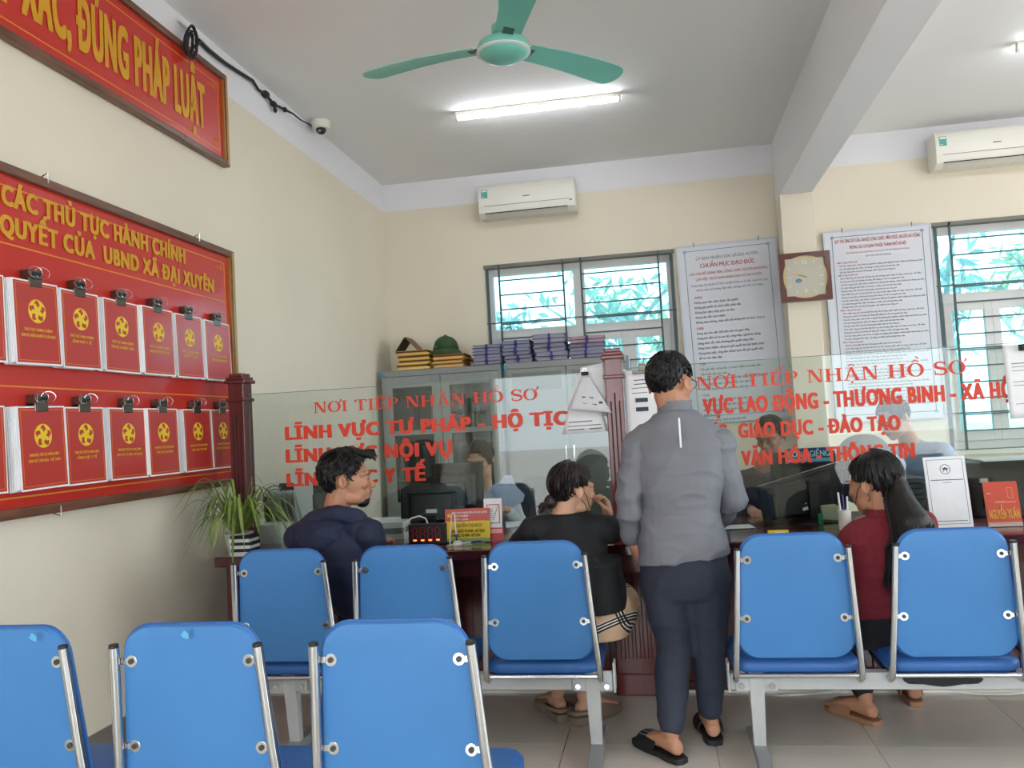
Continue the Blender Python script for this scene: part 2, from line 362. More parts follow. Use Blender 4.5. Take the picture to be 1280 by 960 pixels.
def aircon(x0, z0, lab, y=7.18, wd=.86):
    z1 = z0+.29; t = thing('air_conditioner', lab, 'air conditioner', (x0+wd/2, YB, z0), 'wall air conditioners')
    prof = [(YB, z0+.01), (y+.07, z0), (y+.015, z0+.035), (y, z0+.09), (y, z0+.22), (y+.012, z1-.02), (y+.03, z1), (YB, z1)]
    b = MB(); b.loft([[V((x, a, c)) for a, c in prof] for x in (x0, x0+.01, x0+wd-.01, x0+wd)]); b.build('casing', WPL, t, smooth=30, bevel=.004)
    MB().b2((x0+.05, y-.003, z0+.095), (x0+wd-.05, y+.01, z0+.098)).build('panel_seam', DARKG, t)
    MB().add([V((x0+.055, y+.064, z0-.003)), V((x0+wd-.07, y+.064, z0-.003)), V((x0+wd-.07, y+.008, z0+.034)), V((x0+.055, y+.008, z0+.034)), V((x0+.055, y+.07, z0+.004)), V((x0+wd-.07, y+.07, z0+.004)), V((x0+wd-.07, y+.018, z0+.038)), V((x0+.055, y+.018, z0+.038))], [(0, 1, 2, 3), (4, 5, 6, 7), (0, 1, 5, 4), (2, 3, 7, 6)]).build('louvre', mat('louvre', '#CFCDC2', .4), t)
    MB().b2((x0+.055, y+.002, z0+.03), (x0+wd-.07, y+.012, z0+.036)).build('air_outlet', BLACKM, t)
    s = MB().b2((x0+.03, y-.004, z0+.17), (x0+.085, y+.004, z0+.245)).build('energy_sticker', mat('sticker_green', '#4FA79C', .5), t)
    MB().b2((x0+.034, y-.005, z0+.225), (x0+.081, y, z0+.24)).b2((x0+.034, y-.005, z0+.18), (x0+.055, y, z0+.183)).build('sticker_print', PAPER, s)
    MB().b2((x0+wd/2-.03, y-.002, z0+.155), (x0+wd/2+.03, y+.004, z0+.162)).build('badge', DARKG, t)
    MB().b2((x0+wd-.05, y-.002, z0+.08), (x0+wd-.03, y+.006, z0+.09)).build('indicator', DARKG, t)
    MB().cyl((x0+.06, YB-.03, z1+.01), (x0+wd*.7, YB-.03, z1+.01), .008).build('pipe', BLACKM, t)
aircon(-1.44, 3.155, 'white split air conditioner on the back wall above the left window')
aircon(2.36, 3.20, 'white split air conditioner on the back wall above the right window', wd=.92)
def cctv():
    c = P(401, 152, Z=HC); t = thing('security_camera', 'white dome security camera with a black eye on the ceiling by the left wall', 'camera', c)
    M = Matrix.Translation(c)
    MB().lathe([(.072, 0), (.072, -.03), (.064, -.055), (.045, -.062), (.001, -.063)], M).build('housing', WPL, t, smooth=True)
    MB().sphere(c+V((.004, -.012, -.062)), .038).build('dome', BLACKP, t, smooth=True)
    MB().cyl(c+V((.006, -.04, -.078)), c+V((.008, -.052, -.086)), .012).build('lens', mat('lens_ring', '#9A9CA0', .2, metal=1), t, smooth=True)
    b = MB(); pts = [P(x, y, X=XL+.02) for x, y in ((248, 50), (262, 64), (283, 80), (300, 91), (316, 101), (323, 112), (332, 118))]
    b.tube(pts, [.011]*5+[.008]*2, 8)
    pts2 = [pts[-1], P(342, 130, X=XL+.03), P(356, 137, X=XL+.035), P(366, 142, X=XL+.05), P(376, 150, X=XL+.06), c+V((-.06, 0, -.03))]
    pts2[-2].z = min(pts2[-2].z, HC-.01); b.tube(pts2, [.01, .009, .009, .006, .005, .005], 8)
    for i, rr in ((0, .024), (1, .02), (2, .016)): b.sphere(pts2[i], (rr, rr*1.6, rr))
    b.sphere(P(344, 137, X=XL+.03), (.012, .02, .022))
    cb = b.build('camera_cable', BLACKM, smooth=True); tag(cb, 'black cable running from the coil to the ceiling camera along the wall top', 'cable')
    b = MB(); c0 = P(236, 53, X=XL+.045)
    for k in range(5):
        rr = .058+.007*k; o = V((.006*k, rnd.uniform(-.015, .015), rnd.uniform(-.012, .012)))
        b.tube([c0+o+V((rnd.uniform(-.003, .003), rr*.62*cos(a)+.02*sin(a), rr*1.15*sin(a))) for a in [2*pi*i/22 for i in range(23)]], .0055, 6)
    b.tube([c0+V((0, .03, -.02)), P(250, 53, X=XL+.03)], .008, 6)
    tag(b.build('cable_coil', BLACKM, smooth=True), 'coil of black cable at the wall top above the upper red board', 'cable')
    b = MB(); b.tube([P(222, 24, X=XL+.012), P(255, 52, X=XL+.012), P(272, 68, X=XL+.012)], .011, 8)
    tag(b.build('conduit', WPL, smooth=True), 'short white conduit holding the cable under the ceiling', 'conduit')
cctv()
# ------------------------------------------------------------ red boards on the left wall
def scroll(mb, M, x, y, sx, sy, k=1):
    for i in range(3):
        a = .028*k*(i+1)
        mb.b2((x, y+sy*.012*k*i-.0012, 0), (x+sx*a*1.2, y+sy*.012*k*i+.0012, .001), M) if sx > 0 else mb.b2((x+sx*a*1.2, y+sy*.012*k*i-.0012, 0), (x, y+sy*.012*k*i+.0012, .001), M)
        pts = [M @ V((x+sx*(.01+.01*i)*k+.008*k*cos(q), y+sy*.03*k+.008*k*sin(q)*(1+i*.4), .001)) for q in [i*2*pi/8 for i in range(7)]]
        mb.tube(pts, .0012, 4)
def board(name, lab, y0, y1, z0, z1, fr):
    t = thing(name, lab, 'sign board', (XL, (y0+y1)/2, z0))
    xf = XL+.045
    p = MB().b2((XL+.012, y0+fr*.6, z0+fr*.6), (xf-.02, y1-fr*.6, z1-fr*.6)).build('panel', REDB, t)
    for nm, a, b in (('rail', (XL, y0, z1-fr), (xf, y1, z1)), ('rail', (XL, y0, z0), (xf, y1, z0+fr)), ('stile', (XL, y1-fr, z0+fr), (xf, y1, z1-fr)), ('stile', (XL, y0, z0+fr), (xf, y0+fr, z1-fr))):
        q = MB().b2(a, b).build(nm, FRAMEW, t, bevel=.006)
    for a, b in (((xf-.022, y1-fr-.010, z0+fr), (xf-.006, y1-fr, z1-fr)), ((xf-.022, y0+fr, z0+fr), (xf-.006, y0+fr+.01, z1-fr)), ((xf-.001, y1-fr*.8, z0+.01), (xf+.001, y1-fr*.2, z1-.01))): MB().b2(a, b).build('gilt_strip', GOLDF, t)
    return t, frame((xf-.0195, 0, 0), (0, 1, 0), (0, 0, 1)), (y0+fr, y1-fr, z0+fr, z1-fr)
t, M, (a, b, c, d) = board('slogan_board', 'red slogan board in a brown frame at the top of the left wall', 1.5, 4.445, 2.885, 3.428, .035)
mb = MB(); outline(mb, M, a+.045, c+.04, b-.045, d-.04, .006); 
for sx, x in ((-1, b-.06),):
    for sy, y in ((1, c+.055), (-1, d-.055)): scroll(mb, M, x, y, sx, sy, 1.1)
mb.build('border_line', YORG, t)
mb = MB(); y1, y0 = P(258, 165, X=XL+.03).y, P(27, 0, X=XL+.03).y
k = text(mb, 'XÁC, ĐÚNG PHÁP LUẬT', M @ Matrix.Translation((y0, 3.035, 0)), y1-y0, .235, .06, z=.002)
text(mb, 'CHÍNH', M @ Matrix.Translation((y0-.075, 3.035, 0)), 0, .235, .06, 'r', z=.002, sx=k)
mb.build('lettering', GOLD, t)
for y in (3.95,): MB().tube([(XL+.02, y, 2.885), (XL+.06, y, 2.875), (XL+.055, y+.01, 2.91)], .003, 6).build('hook', STEELD, t)
t, M, (a, b, c, d) = board('procedure_board', 'large red board of administrative procedures in a brown frame on the left wall', 1.55, 4.448, 1.058, 2.392, .04)
mb = MB(); e0, e1 = a+.03, b-.05
outline(mb, M, e0, c+.035, e1, d-.04, .006); rect(mb, M, e0, 2.085, e1, 2.091); rect(mb, M, e0, 1.548, e1, 1.554)
scroll(mb, M, e1-.012, d-.055, -1, -1, 1); scroll(mb, M, e1-.012, c+.05, -1, 1, .8); mb.build('border_line', YORG, t)
mb = MB(); y1 = P(232, 320, X=XL+.03).y; y0 = P(2, 250, X=XL+.03).y
k = text(mb, 'CÁC THỦ TỤC HÀNH CHÍNH', M @ Matrix.Translation((y0, 2.235, 0)), y1-y0, .075, .06, z=.002)
text(mb, 'NIÊM YẾT', M @ Matrix.Translation((y0-.05, 2.235, 0)), 0, .075, .06, 'r', z=.002, sx=k)
y1 = P(268, 362, X=XL+.03).y; y0 = P(0, 290, X=XL+.03).y
k = text(mb, 'QUYẾT CỦA  UBND XÃ ĐẠI XUYÊN', M @ Matrix.Translation((y0, 2.122, 0)), y1-y0, .072, .06, z=.002)
text(mb, 'GIẢI', M @ Matrix.Translation((y0-.04, 2.122, 0)), 0, .072, .06, 'r', z=.002, sx=k)
mb.build('lettering', GOLD, t)
for y in (2.95, 4.1): MB().tube([(XL+.02, y, 1.058), (XL+.06, y, 1.045), (XL+.055, y+.006, 1.085)], .003, 6).build('hook', CHROME, t)
for y in (2.93, 4.05): MB().tube([(XL+.02, y, 2.392), (XL+.06, y, 2.41), (XL+.055, y+.006, 2.37)], .003, 6).build('hook', CHROME, t)
# booklets clipped to the procedure board
def star(r, n=5, q=.42, rot=pi/2): return [((r if i % 2 == 0 else r*q)*cos(rot+pi*i/n), (r if i % 2 == 0 else r*q)*sin(rot+pi*i/n)) for i in range(2*n)]
ROWS = [(1.955, 1.632, [(2.45, 2.69), (2.715, 2.955), (2.978, 3.208), (3.25, 3.495), (3.508, 3.758), (3.79, 4.034), (4.075, 4.338)], [('THỦ TỤC HÀNH CHÍNH', 'LĨNH VỰC VĂN HÓA'), ('THỦ TỤC HÀNH CHÍNH', 'LĨNH VỰC NÔNG NGHIỆP VÀ CHĂN NUÔI'), ('THỦ TỤC HÀNH CHÍNH', 'LĨNH VỰC Y TẾ'), ('THỦ TỤC HÀNH CHÍNH', 'LĨNH VỰC LAO ĐỘNG - TB&XH'), ('THỦ TỤC HÀNH CHÍNH', 'LĨNH VỰC THỂ DỤC THỂ THAO'), ('THỦ TỤC HÀNH CHÍNH', 'LĨNH VỰC TÔN GIÁO'), ('THỦ TỤC HÀNH CHÍNH', 'LĨNH VỰC TÀI NGUYÊN')]),
        (1.475, 1.158, [(2.45, 2.68), (2.725, 2.975), (2.985, 3.222), (3.265, 3.53), (3.525, 3.769), (3.83, 4.09), (4.11, 4.34)], [('DANH MỤC THỦ TỤC', 'LĨNH VỰC TƯ PHÁP'), ('DANH MỤC THỦ TỤC HÀNH CHÍNH', 'LĨNH VỰC VĂN HÓA - THỂ THAO'), ('DANH MỤC THỦ TỤC HÀNH CHÍNH', 'LĨNH VỰC Y TẾ'), ('DANH MỤC THỦ TỤC HÀNH CHÍNH', 'LĨNH VỰC TÀI CHÍNH - KẾ HOẠCH'), ('DANH MỤC THỦ TỤC HÀNH CHÍNH', 'LĨNH VỰC LAO ĐỘNG'), ('DANH MỤC THỦ TỤC HÀNH CHÍNH', 'LĨNH VỰC TƯ PHÁP'), ('DANH MỤC THỦ TỤC HÀNH CHÍNH', 'LĨNH VỰC ĐẤT ĐAI - XÂY DỰNG')])]
ords = ['cut by the photo edge', 'second from the photo edge', 'third from the photo edge', 'fourth from the photo edge', 'fifth from the photo edge', 'next to last', 'last beside the frame']
EMB = None
for rw, (zt, zb, cols, words) in enumerate(ROWS):
    for i, (ya, yb) in enumerate(cols):
        wd = yb-ya; tilt = R([0, 1.2, .3, -.5, 0, .4, -.3][i])
        t = thing('procedure_booklet', 'red booklet with a star emblem, %s row of the board, %s' % (('upper', 'lower')[rw], ords[i]), 'booklet', (XL+.03, (ya+yb)/2, zt), 'procedure booklets on the red board')
        th = .022+.006*((i*5+rw*3) % 3)
        M = frame((XL+.03, (ya+yb)/2, zt), (0, 1, 0), (0, 0, 1)) @ Matrix.Rotation(tilt, 4, 'Z') @ Matrix.Rotation(R(-1.5), 4, 'X')
        h = zt-zb
        sh = -.008 if i % 2 else -.014
        b_ = MB()
        for q in range(6): b_.b2((-wd/2+sh-.012+.004*q, -h+.002*q, th*q/6), (wd/2-.012+.001*q, 0, th*(q+1)/6-.0008), M)
        b_.build('pages', PAPER, t)
        MB().b2((-wd/2, -h, th), (wd/2, 0, th+.002), M).build('cover', PAPER, t)
        Mc = M @ Matrix.Translation((0, 0, th+.002))
        MB().b2((-wd/2+.006, -h+.007, 0), (wd/2-.006, -.006, .0006), Mc).build('cover_print', REDD, t)
        mb = MB(); outline(mb, Mc, -wd/2+.014, -h+.015, wd/2-.014, -.013, .0022, .0004, .001); mb.build('border_line', YORG, t)
        Me = Mc @ Matrix.Translation((.0, -h*.36, .0006)); re = .046
        MB().prism([(re*cos(q*2*pi/32), re*sin(q*2*pi/32)) for q in range(32)], 0, .0006, Me).build('emblem', YEL, t)
        mb = MB()
        for q in range(5):
            A = Me @ Matrix.Rotation(2*pi*q/5+.3, 4, 'Z') @ Matrix.Translation((.028, 0, .0006)) @ Matrix.Rotation(.6, 4, 'Z')
            mb.prism([(-.012, -.010), (.008, -.012), (.014, -.004), (.009, .011), (.001, .004), (-.012, .006)], 0, .0004, A)
        mb.build('emblem_petals', REDD, t)
        MB().prism(star(.020), 0, .0012, Me).build('emblem_star', YEL, t)
        mb = MB(); l1, l2 = words[i]
        text(mb, l1, Mc @ Matrix.Translation((0, -h*.60, .0006)), wd*.62, .0105, .02, 'c', z=.0008)
        text(mb, l2, Mc @ Matrix.Translation((0, -h*.67, .0006)), wd*(.35+.012*len(l2)), .0105, .02, 'c', z=.0008); mb.build('title', YEL, t)
        cb = MB(); cb.b2((-.035, -.022, th-.004), (.035, .012, th+.006), M).b2((-.03, .01, -.002), (.03, .045, th+.012), M).b2((-.035, -.02, -.006), (.035, .01, -.001), M)
        cl = cb.build('bulldog_clip', mat('clip_steel', '#6E675E', .3, metal=.9), t, bevel=.003)
        rb = MB()
        for s_, z_ in ((.02, 1), (-.012, .6)):
            rb.tube([M @ V((s_+.03*cos(a_), .033+.022*sin(a_), th+.012+.016*z_*cos(a_/2)**2)) for a_ in [2*pi*q/14 for q in range(15)]], .0014, 5)
        rb.build('clip_ring', CHROME, cl)
        MB().box((0, .028, th+.015), (.05, .014, .006), M).build('clip_jaw', BLACKP, cl, bevel=.002)
# ------------------------------------------------------------ posters and clock on the back wall
def poster(lab, M, W, H_, head, body, tname):
    t = thing('notice_poster', lab, 'poster', M @ V((W/2, 0, 0)), 'framed notices on the back wall')
    MB().b2((0, 0, 0), (W, H_, .02), M).build('panel', mat('notice_panel', '#D3D6DE', .45), t, bevel=.002)
    fr = MB(); outline(fr, M, 0, 0, W, H_, .014, .0, .026); fr.build('frame', mat('notice_frame', '#C3CBD6', .4), t)
    Mt = M @ Matrix.Translation((0, 0, .0205)); mb = MB()
    outline(mb, Mt, .07, .06, W-.07, H_-.05, .005)
    for x in (.06, W-.085):
        for y in (.05, H_-.065): outline(mb, Mt, x, y, x+.026, y+.02, .004)
    mb.build('border_line', INKB, t)
    mr = MB(); mk = MB()
    for s, col, y, wd, cap, off in head: text(mr if col == 'r' else mk, s, Mt @ Matrix.Translation((W/2, y, 0)), wd, cap, off, 'c')
    for s, col, x, y, wd, cap in body: text(mr if col == 'r' else mk, s, Mt @ Matrix.Translation((x, y, 0)), wd, cap, .02 if col == 'r' else .012)
    mr.build('red_lettering', INKR, t); mk.build('black_lettering', INK, t)
    for x in (W*.18, W*.82): MB().tube([M @ V((x, H_-.01, .01)), M @ V((x+.004, H_+.02, .03)), M @ V((x, H_-.02, .035))], .003, 6).build('hook', STEELD, t)
H1 = 1.55
h1 = [('ỦY BAN NHÂN DÂN XÃ ĐẠI XUYÊN', 'k', H1-.135, .52, .026, .006), ('CHUẨN MỰC ĐẠO ĐỨC', 'r', H1-.205, .46, .036, .02), ('CỦA CÁN BỘ, ĐẢNG VIÊN, CÔNG CHỨC, NGƯỜI LAO ĐỘNG', 'r', H1-.265, .66, .022, .012), ('LÀM VIỆC TẠI ỦY BAN NHÂN DÂN XÃ ĐẠI XUYÊN', 'r', H1-.315, .55, .022, .012), ('(Thực hiện Chỉ thị 05-CT/TW của Bộ Chính trị về đẩy mạnh học tập', 'k', H1-.365, .64, .018, .004), ('và làm theo tư tưởng, đạo đức, phong cách Hồ Chí Minh)', 'k', H1-.405, .56, .018, .004)]
b1 = []
def para(lines, x, y, dy, cap, sx, lst):
    for s, c in lines:
        lst.append((s, c, x, y, sx*len(s), cap)); y -= dy
    return y
y = para([('5 KHÔNG', 'r'), ('Không quan liêu, bạch đoạt, cửa quyền.', 'k'), ('Không gây phiền hà, sách nhiễu nhân dân.', 'k'), ('Không lãnh đạm, bàng quan, vô cảm.', 'k'), ('Không đùn đẩy trách nhiệm.', 'k'), ('Không tham nhũng, nhận tiền bồi dưỡng khi thi hành công vụ.', 'k')], .12, H1-.47, .043, .019, .0098, b1)
y = para([('5 DÙNG', 'r'), ('Dùng tâm làm việc thể hiện văn hóa giao tiếp;', 'k'), ('Dùng tâm đối xử với cán bộ, công nhân, người lao động;', 'k'), ('Dùng kính cẩn, tình thương giải quyết công việc;', 'k'), ('Dùng trách nhiệm, năng lực giải quyết thủ tục hành chính', 'k'), ('Dùng phép luật, công tâm, khách quan để giải quyết việc', 'k'), ('để tin của nhân dân.', 'k')], .12, y-.01, .043, .019, .0098, b1)
y = para([('5 CẦN', 'r'), ('Cần gần dân, trọng dân, có trách nhiệm với nhân dân.', 'k'), ('Cần hiểu dân, học dân, ', 'k'), ('Cần giao tiếp lịch sự với người dân bằng thái độ niềm nở.', 'k'), ('Cần nghe dân nói, nói dân hiểu, làm dân tin.', 'k'), ('Cần xây dựng công sở văn minh, hiện đại.', 'k')], .12, y-.01, .043, .019, .0098, b1)
y = para([('5 PHẢI', 'r'), ('Phải thực sự là công bộc của nhân dân.', 'k'), ('Phải tận tụy, trung thực, làm gương cho nhân dân.', 'k'), ('Phải nâng cao trình độ và kỹ năng.', 'k'), ('Phải đúng giờ.', 'k'), ('Phải gọn gàng, sạch sẽ khi làm việc.', 'k')], .12, y-.01, .043, .019, .0098, b1)
M = frame((.25, 7.385, 2.775-H1), (1, 0, 0), (0, 0, 1)); M = M @ Matrix.Translation((0, H1, 0)) @ Matrix.Rotation(R(1.2), 4, 'Z') @ Matrix.Translation((0, -H1, 0))
poster('framed white notice of conduct rules with a red heading, left of the clock', M, .85, H1, h1, b1, 'a')
H2 = 1.62
h2 = [('QUY TẮC ỨNG XỬ CỦA CÁN BỘ CÔNG CHỨC, VIÊN CHỨC, NGƯỜI LAO ĐỘNG', 'r', H2-.105, .68, .028, .02), ('TRONG CÁC CƠ QUAN THUỘC THÀNH PHỐ HÀ NỘI', 'r', H2-.16, .45, .026, .02), ('(Ban hành kèm theo Quyết định của Ủy ban nhân dân Thành phố Hà Nội)', 'r', H2-.20, .5, .012, .0), ('QUY TẮC ỨNG XỬ CHUNG', 'k', H2-.235, .2, .011, .0)]
b2_ = []; y = H2-.28; q = 0
src = ['Cán bộ, công chức, viên chức và người lao động phải nghiêm chỉnh chấp hành đúng quy định', 'Có mặt đúng giờ làm việc, sử dụng có hiệu quả thời giờ làm việc', 'Giữ gìn đoàn kết nội bộ, không gây mất trật tự nơi công sở', 'Giao tiếp ứng xử với thái độ lịch sự, tôn trọng, ngôn ngữ rõ ràng, mạch lạc, dễ hiểu', 'Không hút thuốc lá, không sử dụng đồ uống có cồn trong giờ làm việc']
while y > .12:
    if q in (0, 3, 13, 22, 29): b2_.append(('Điều %d. Ứng xử văn minh' % (q % 5+1), 'r', .10, y, .16, .013)); y -= .026
    s = src[q % 5]; b2_.append((s, 'k', .115, y, min(.66, .0076*len(s)), .012)); y -= .027; q += 1
M = frame((1.475, 7.385, 2.79-H2), (1, 0, 0), (0, 0, 1))
poster('framed white notice of dense small print with a red heading, right of the clock', M, .86, H2, h2, b2_, 'b')
def clock():
    M = frame((1.065, 7.105, 2.185), (1, 0, 0), (0, 0, 1)); W = .40; t = thing('wall_clock', 'square brown framed wall clock with a cream face on the column', 'clock', M @ V((W/2, 0, 0)))
    M = M @ Matrix.Translation((W/2, W/2, 0)); h = W/2
    MB().b2((-h, -h, -.03), (h, h, .0), M).build('back', mat('clock_wood', '#58261C', .35, coat=.4), t)
    # wooden frame with bulging opening
    b = MB(); n = 96; inner = []; outer = []
    for i in range(n):
        a = 2*pi*i/n; c, s = cos(a), sin(a); k = max(abs(c), abs(s)); o_ = h/k; tt = min(abs(c), abs(s))/k
        rr = (.155+.020*max(0, 1-(tt/.62)**2))/k
        inner.append((rr*c, rr*s)); outer.append((o_*c, o_*s))
    vs = [M @ V((x, y, z)) for z in (0, .02) for lst in (outer, inner) for x, y in lst]
    fs = []
    for i in range(n):
        j = (i+1) % n; fs += [(2*n+i, 2*n+j, 3*n+j, 3*n+i), (n+i, n+j, 3*n+j, 3*n+i), (i, j, 2*n+j, 2*n+i)]
    b.add(vs, fs); b.build('case', MC['clock_wood'], t)
    MB().prism([(x*1.02, y*1.02) for x, y in inner], .0, .004, M).build('gold_mount', mat('clock_gold', '#D6BE8C', .35), t)
    MB().b2((-.15, -.15, .004), (.15, .15, .007), M).build('dial', mat('clock_dial', '#BFBBAB', .4), t)
    mb = MB(); Mt = M @ Matrix.Translation((0, 0, .0075))
    for k in range(12):
        a = pi/2-2*pi*k/12; q = .125/max(abs(cos(a)), abs(sin(a))); x, y = q*cos(a), q*sin(a)
        if k == 0: text(mb, '12', Mt @ Matrix.Translation((x, y-.02, 0)), .032, .028, .01, 'c')
        elif k == 6: text(mb, '6', Mt @ Matrix.Translation((x, y-.0, 0)), .018, .026, .01, 'c')
        else: mb.box((0, 0, .001), (.03, .004, .001), Mt @ Matrix.Translation((x, y, 0)) @ Matrix.Rotation(a, 4, 'Z'))
    mb.build('numerals', mat('dial_white', '#E8E6DA', .4), t)
    for a, L, wdt, nm in ((pi/2-2*pi*(9+47/60)/12, .07, .006, 'hour_hand'), (pi/2-2*pi*48/60, .12, .0045, 'minute_hand')):
        MB().box((L/2-.01, 0, .003), (L, wdt, .0015), Mt @ Matrix.Rotation(a, 4, 'Z')).build(nm, mat('hand_gold', '#C9A55A', .35), t)
    b = MB(); b.prism([(-.055+.026*cos(q), -.03+.016*sin(q)) for q in [2*pi*i/20 for i in range(20)]], 0, .001, Mt); b.build('dial_badge', mat('badge_blue', '#3F7FA6', .4), t)
    b = MB(); rect(b, Mt, -.07, -.032, -.04, -.030, .001, .0015); b.build('badge_print', PAPER, t)
clock()
# ------------------------------------------------------------ counter with posts and glass
ZT = .74; YF = 3.80; YG = 4.165
def counter():
    t = thing('service_counter', 'long red-brown wooden reception counter with a glossy top', 'counter', (1.2, 4.3, 0))
    MB().b2((-2.17, YF, ZT-.05), (4.9, 4.78, ZT)).build('worktop', WOODT, t, bevel=.006)
    MB().b2((-2.12, 4.10, 0), (4.85, 4.14, ZT-.05)).build('base_panel', WOOD, t)
    MB().b2((-2.12, 3.90, ZT-.14), (4.85, 3.925, ZT-.05)).build('apron', WOOD, t)
    MB().b2((-2.14, YF+.06, .0), (-2.11, 4.76, ZT-.05)).build('end_panel', WOOD, t)
    x = -2.12; k = 0
    while x < 4.8:
        x2 = min(x+.62, 4.85)
        if not (-.3 < x+.02 < -.02):
            b = MB(); M = frame((x, 4.10, .0), (1, 0, 0), (0, 0, 1))
            outline(b, M, .03, .06, x2-x-.03, ZT-.10, .05, 0, .014); p = b.build('panel_frame', WOOD, t, bevel=.004)
            cx, cz = (x2-x)/2, .34; b = MB(); outline(b, M @ Matrix.Translation((cx, cz, 0)) @ Matrix.Rotation(R(45), 4, 'Z'), -.13, -.13, .13, .13, .014, 0, .01); b.build('carved_diamond', WOODP, t)
        x = x2; k += 1
    MB().b2((-2.12, 4.085, 0), (4.85, 4.10, .05)).build('kickboard', WOOD, t, bevel=.003)
    MB().b2((-2.12, 4.078, 0), (4.85, 4.085, .012)).build('white_edging', WPL, t)
    # fluted pilaster under the middle post
    x0, x1 = -.262, -.045
    pl = MB().b2((x0, 4.05, 0), (x1, 4.10, ZT-.05)).build('pilaster', WOODP, t, bevel=.004)
    for i in range(5):
        xx = x0+.035+i*.036; MB().b2((xx-.012, 4.040, .17), (xx+.012, 4.052, .60)).build('reed', WOODP, pl, bevel=.005)
    MB().b2((x0-.008, 4.035, 0), (x1+.008, 4.10, .1)).build('pilaster_foot', WOODP, pl, bevel=.005)
counter()
def post(x0, ztop, lab, nfl=3, WOODP=WOODP):
    x1 = x0+.086; y0, y1 = 4.115, 4.215; cx, cy = (x0+x1)/2, (y0+y1)/2
    t = thing('counter_post', lab, 'post', (cx, cy, ZT), 'square wooden posts on the counter')
    MB().b2((x0, y0, ZT), (x1, y1, ztop-.05)).build('shaft', WOODP, t, bevel=.004)
    MB().b2((x0-.008, y0-.008, ZT), (x1+.008, y1+.008, ZT+.1)).build('plinth', WOODP, t, bevel=.005)
    M = Matrix.Translation((cx, cy, 0))
    for z, g, h in ((ztop-.15, .010, .018), (ztop-.055, .016, .02), (ztop-.035, .008, .016), (ztop-.02, -.004, .02)):
        MB().b2((x0-g, y0-g, z), (x1+g, y1+g, z+h)).build('moulding', WOODP, t, bevel=.005)
    for i in range(nfl):
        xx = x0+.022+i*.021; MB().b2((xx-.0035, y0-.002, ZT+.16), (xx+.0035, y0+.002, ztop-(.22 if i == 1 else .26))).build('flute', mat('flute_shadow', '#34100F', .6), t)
post(-2.235, 1.66, 'dark red fluted wooden post at the left end of the counter, by the left wall', WOODP=WOOD)  # darker wood puts this post's shade into its colour
post(-.240, 1.655, 'reddish fluted wooden post at the middle of the counter between the two glass screens')
def ring(cx, cy, rx, ry, qx, qy, n=28, a0=0, a1=2*pi, closed=True):
    """flat ring as quads: outer rx,ry inner qx,qy"""
    m = n if closed else n+1
    o = [(cx+rx*cos(a0+(a1-a0)*i/n), cy+ry*sin(a0+(a1-a0)*i/n)) for i in range(m)]
    q = [(cx+qx*cos(a0+(a1-a0)*i/n), cy+qy*sin(a0+(a1-a0)*i/n)) for i in range(m)]
    return [[o[i], o[(i+1) % m], q[(i+1) % m], q[i]] for i in range(n)]
def R4(x0, y0, x1, y1): return [(x0, y0), (x1, y0), (x1, y1), (x0, y1)]
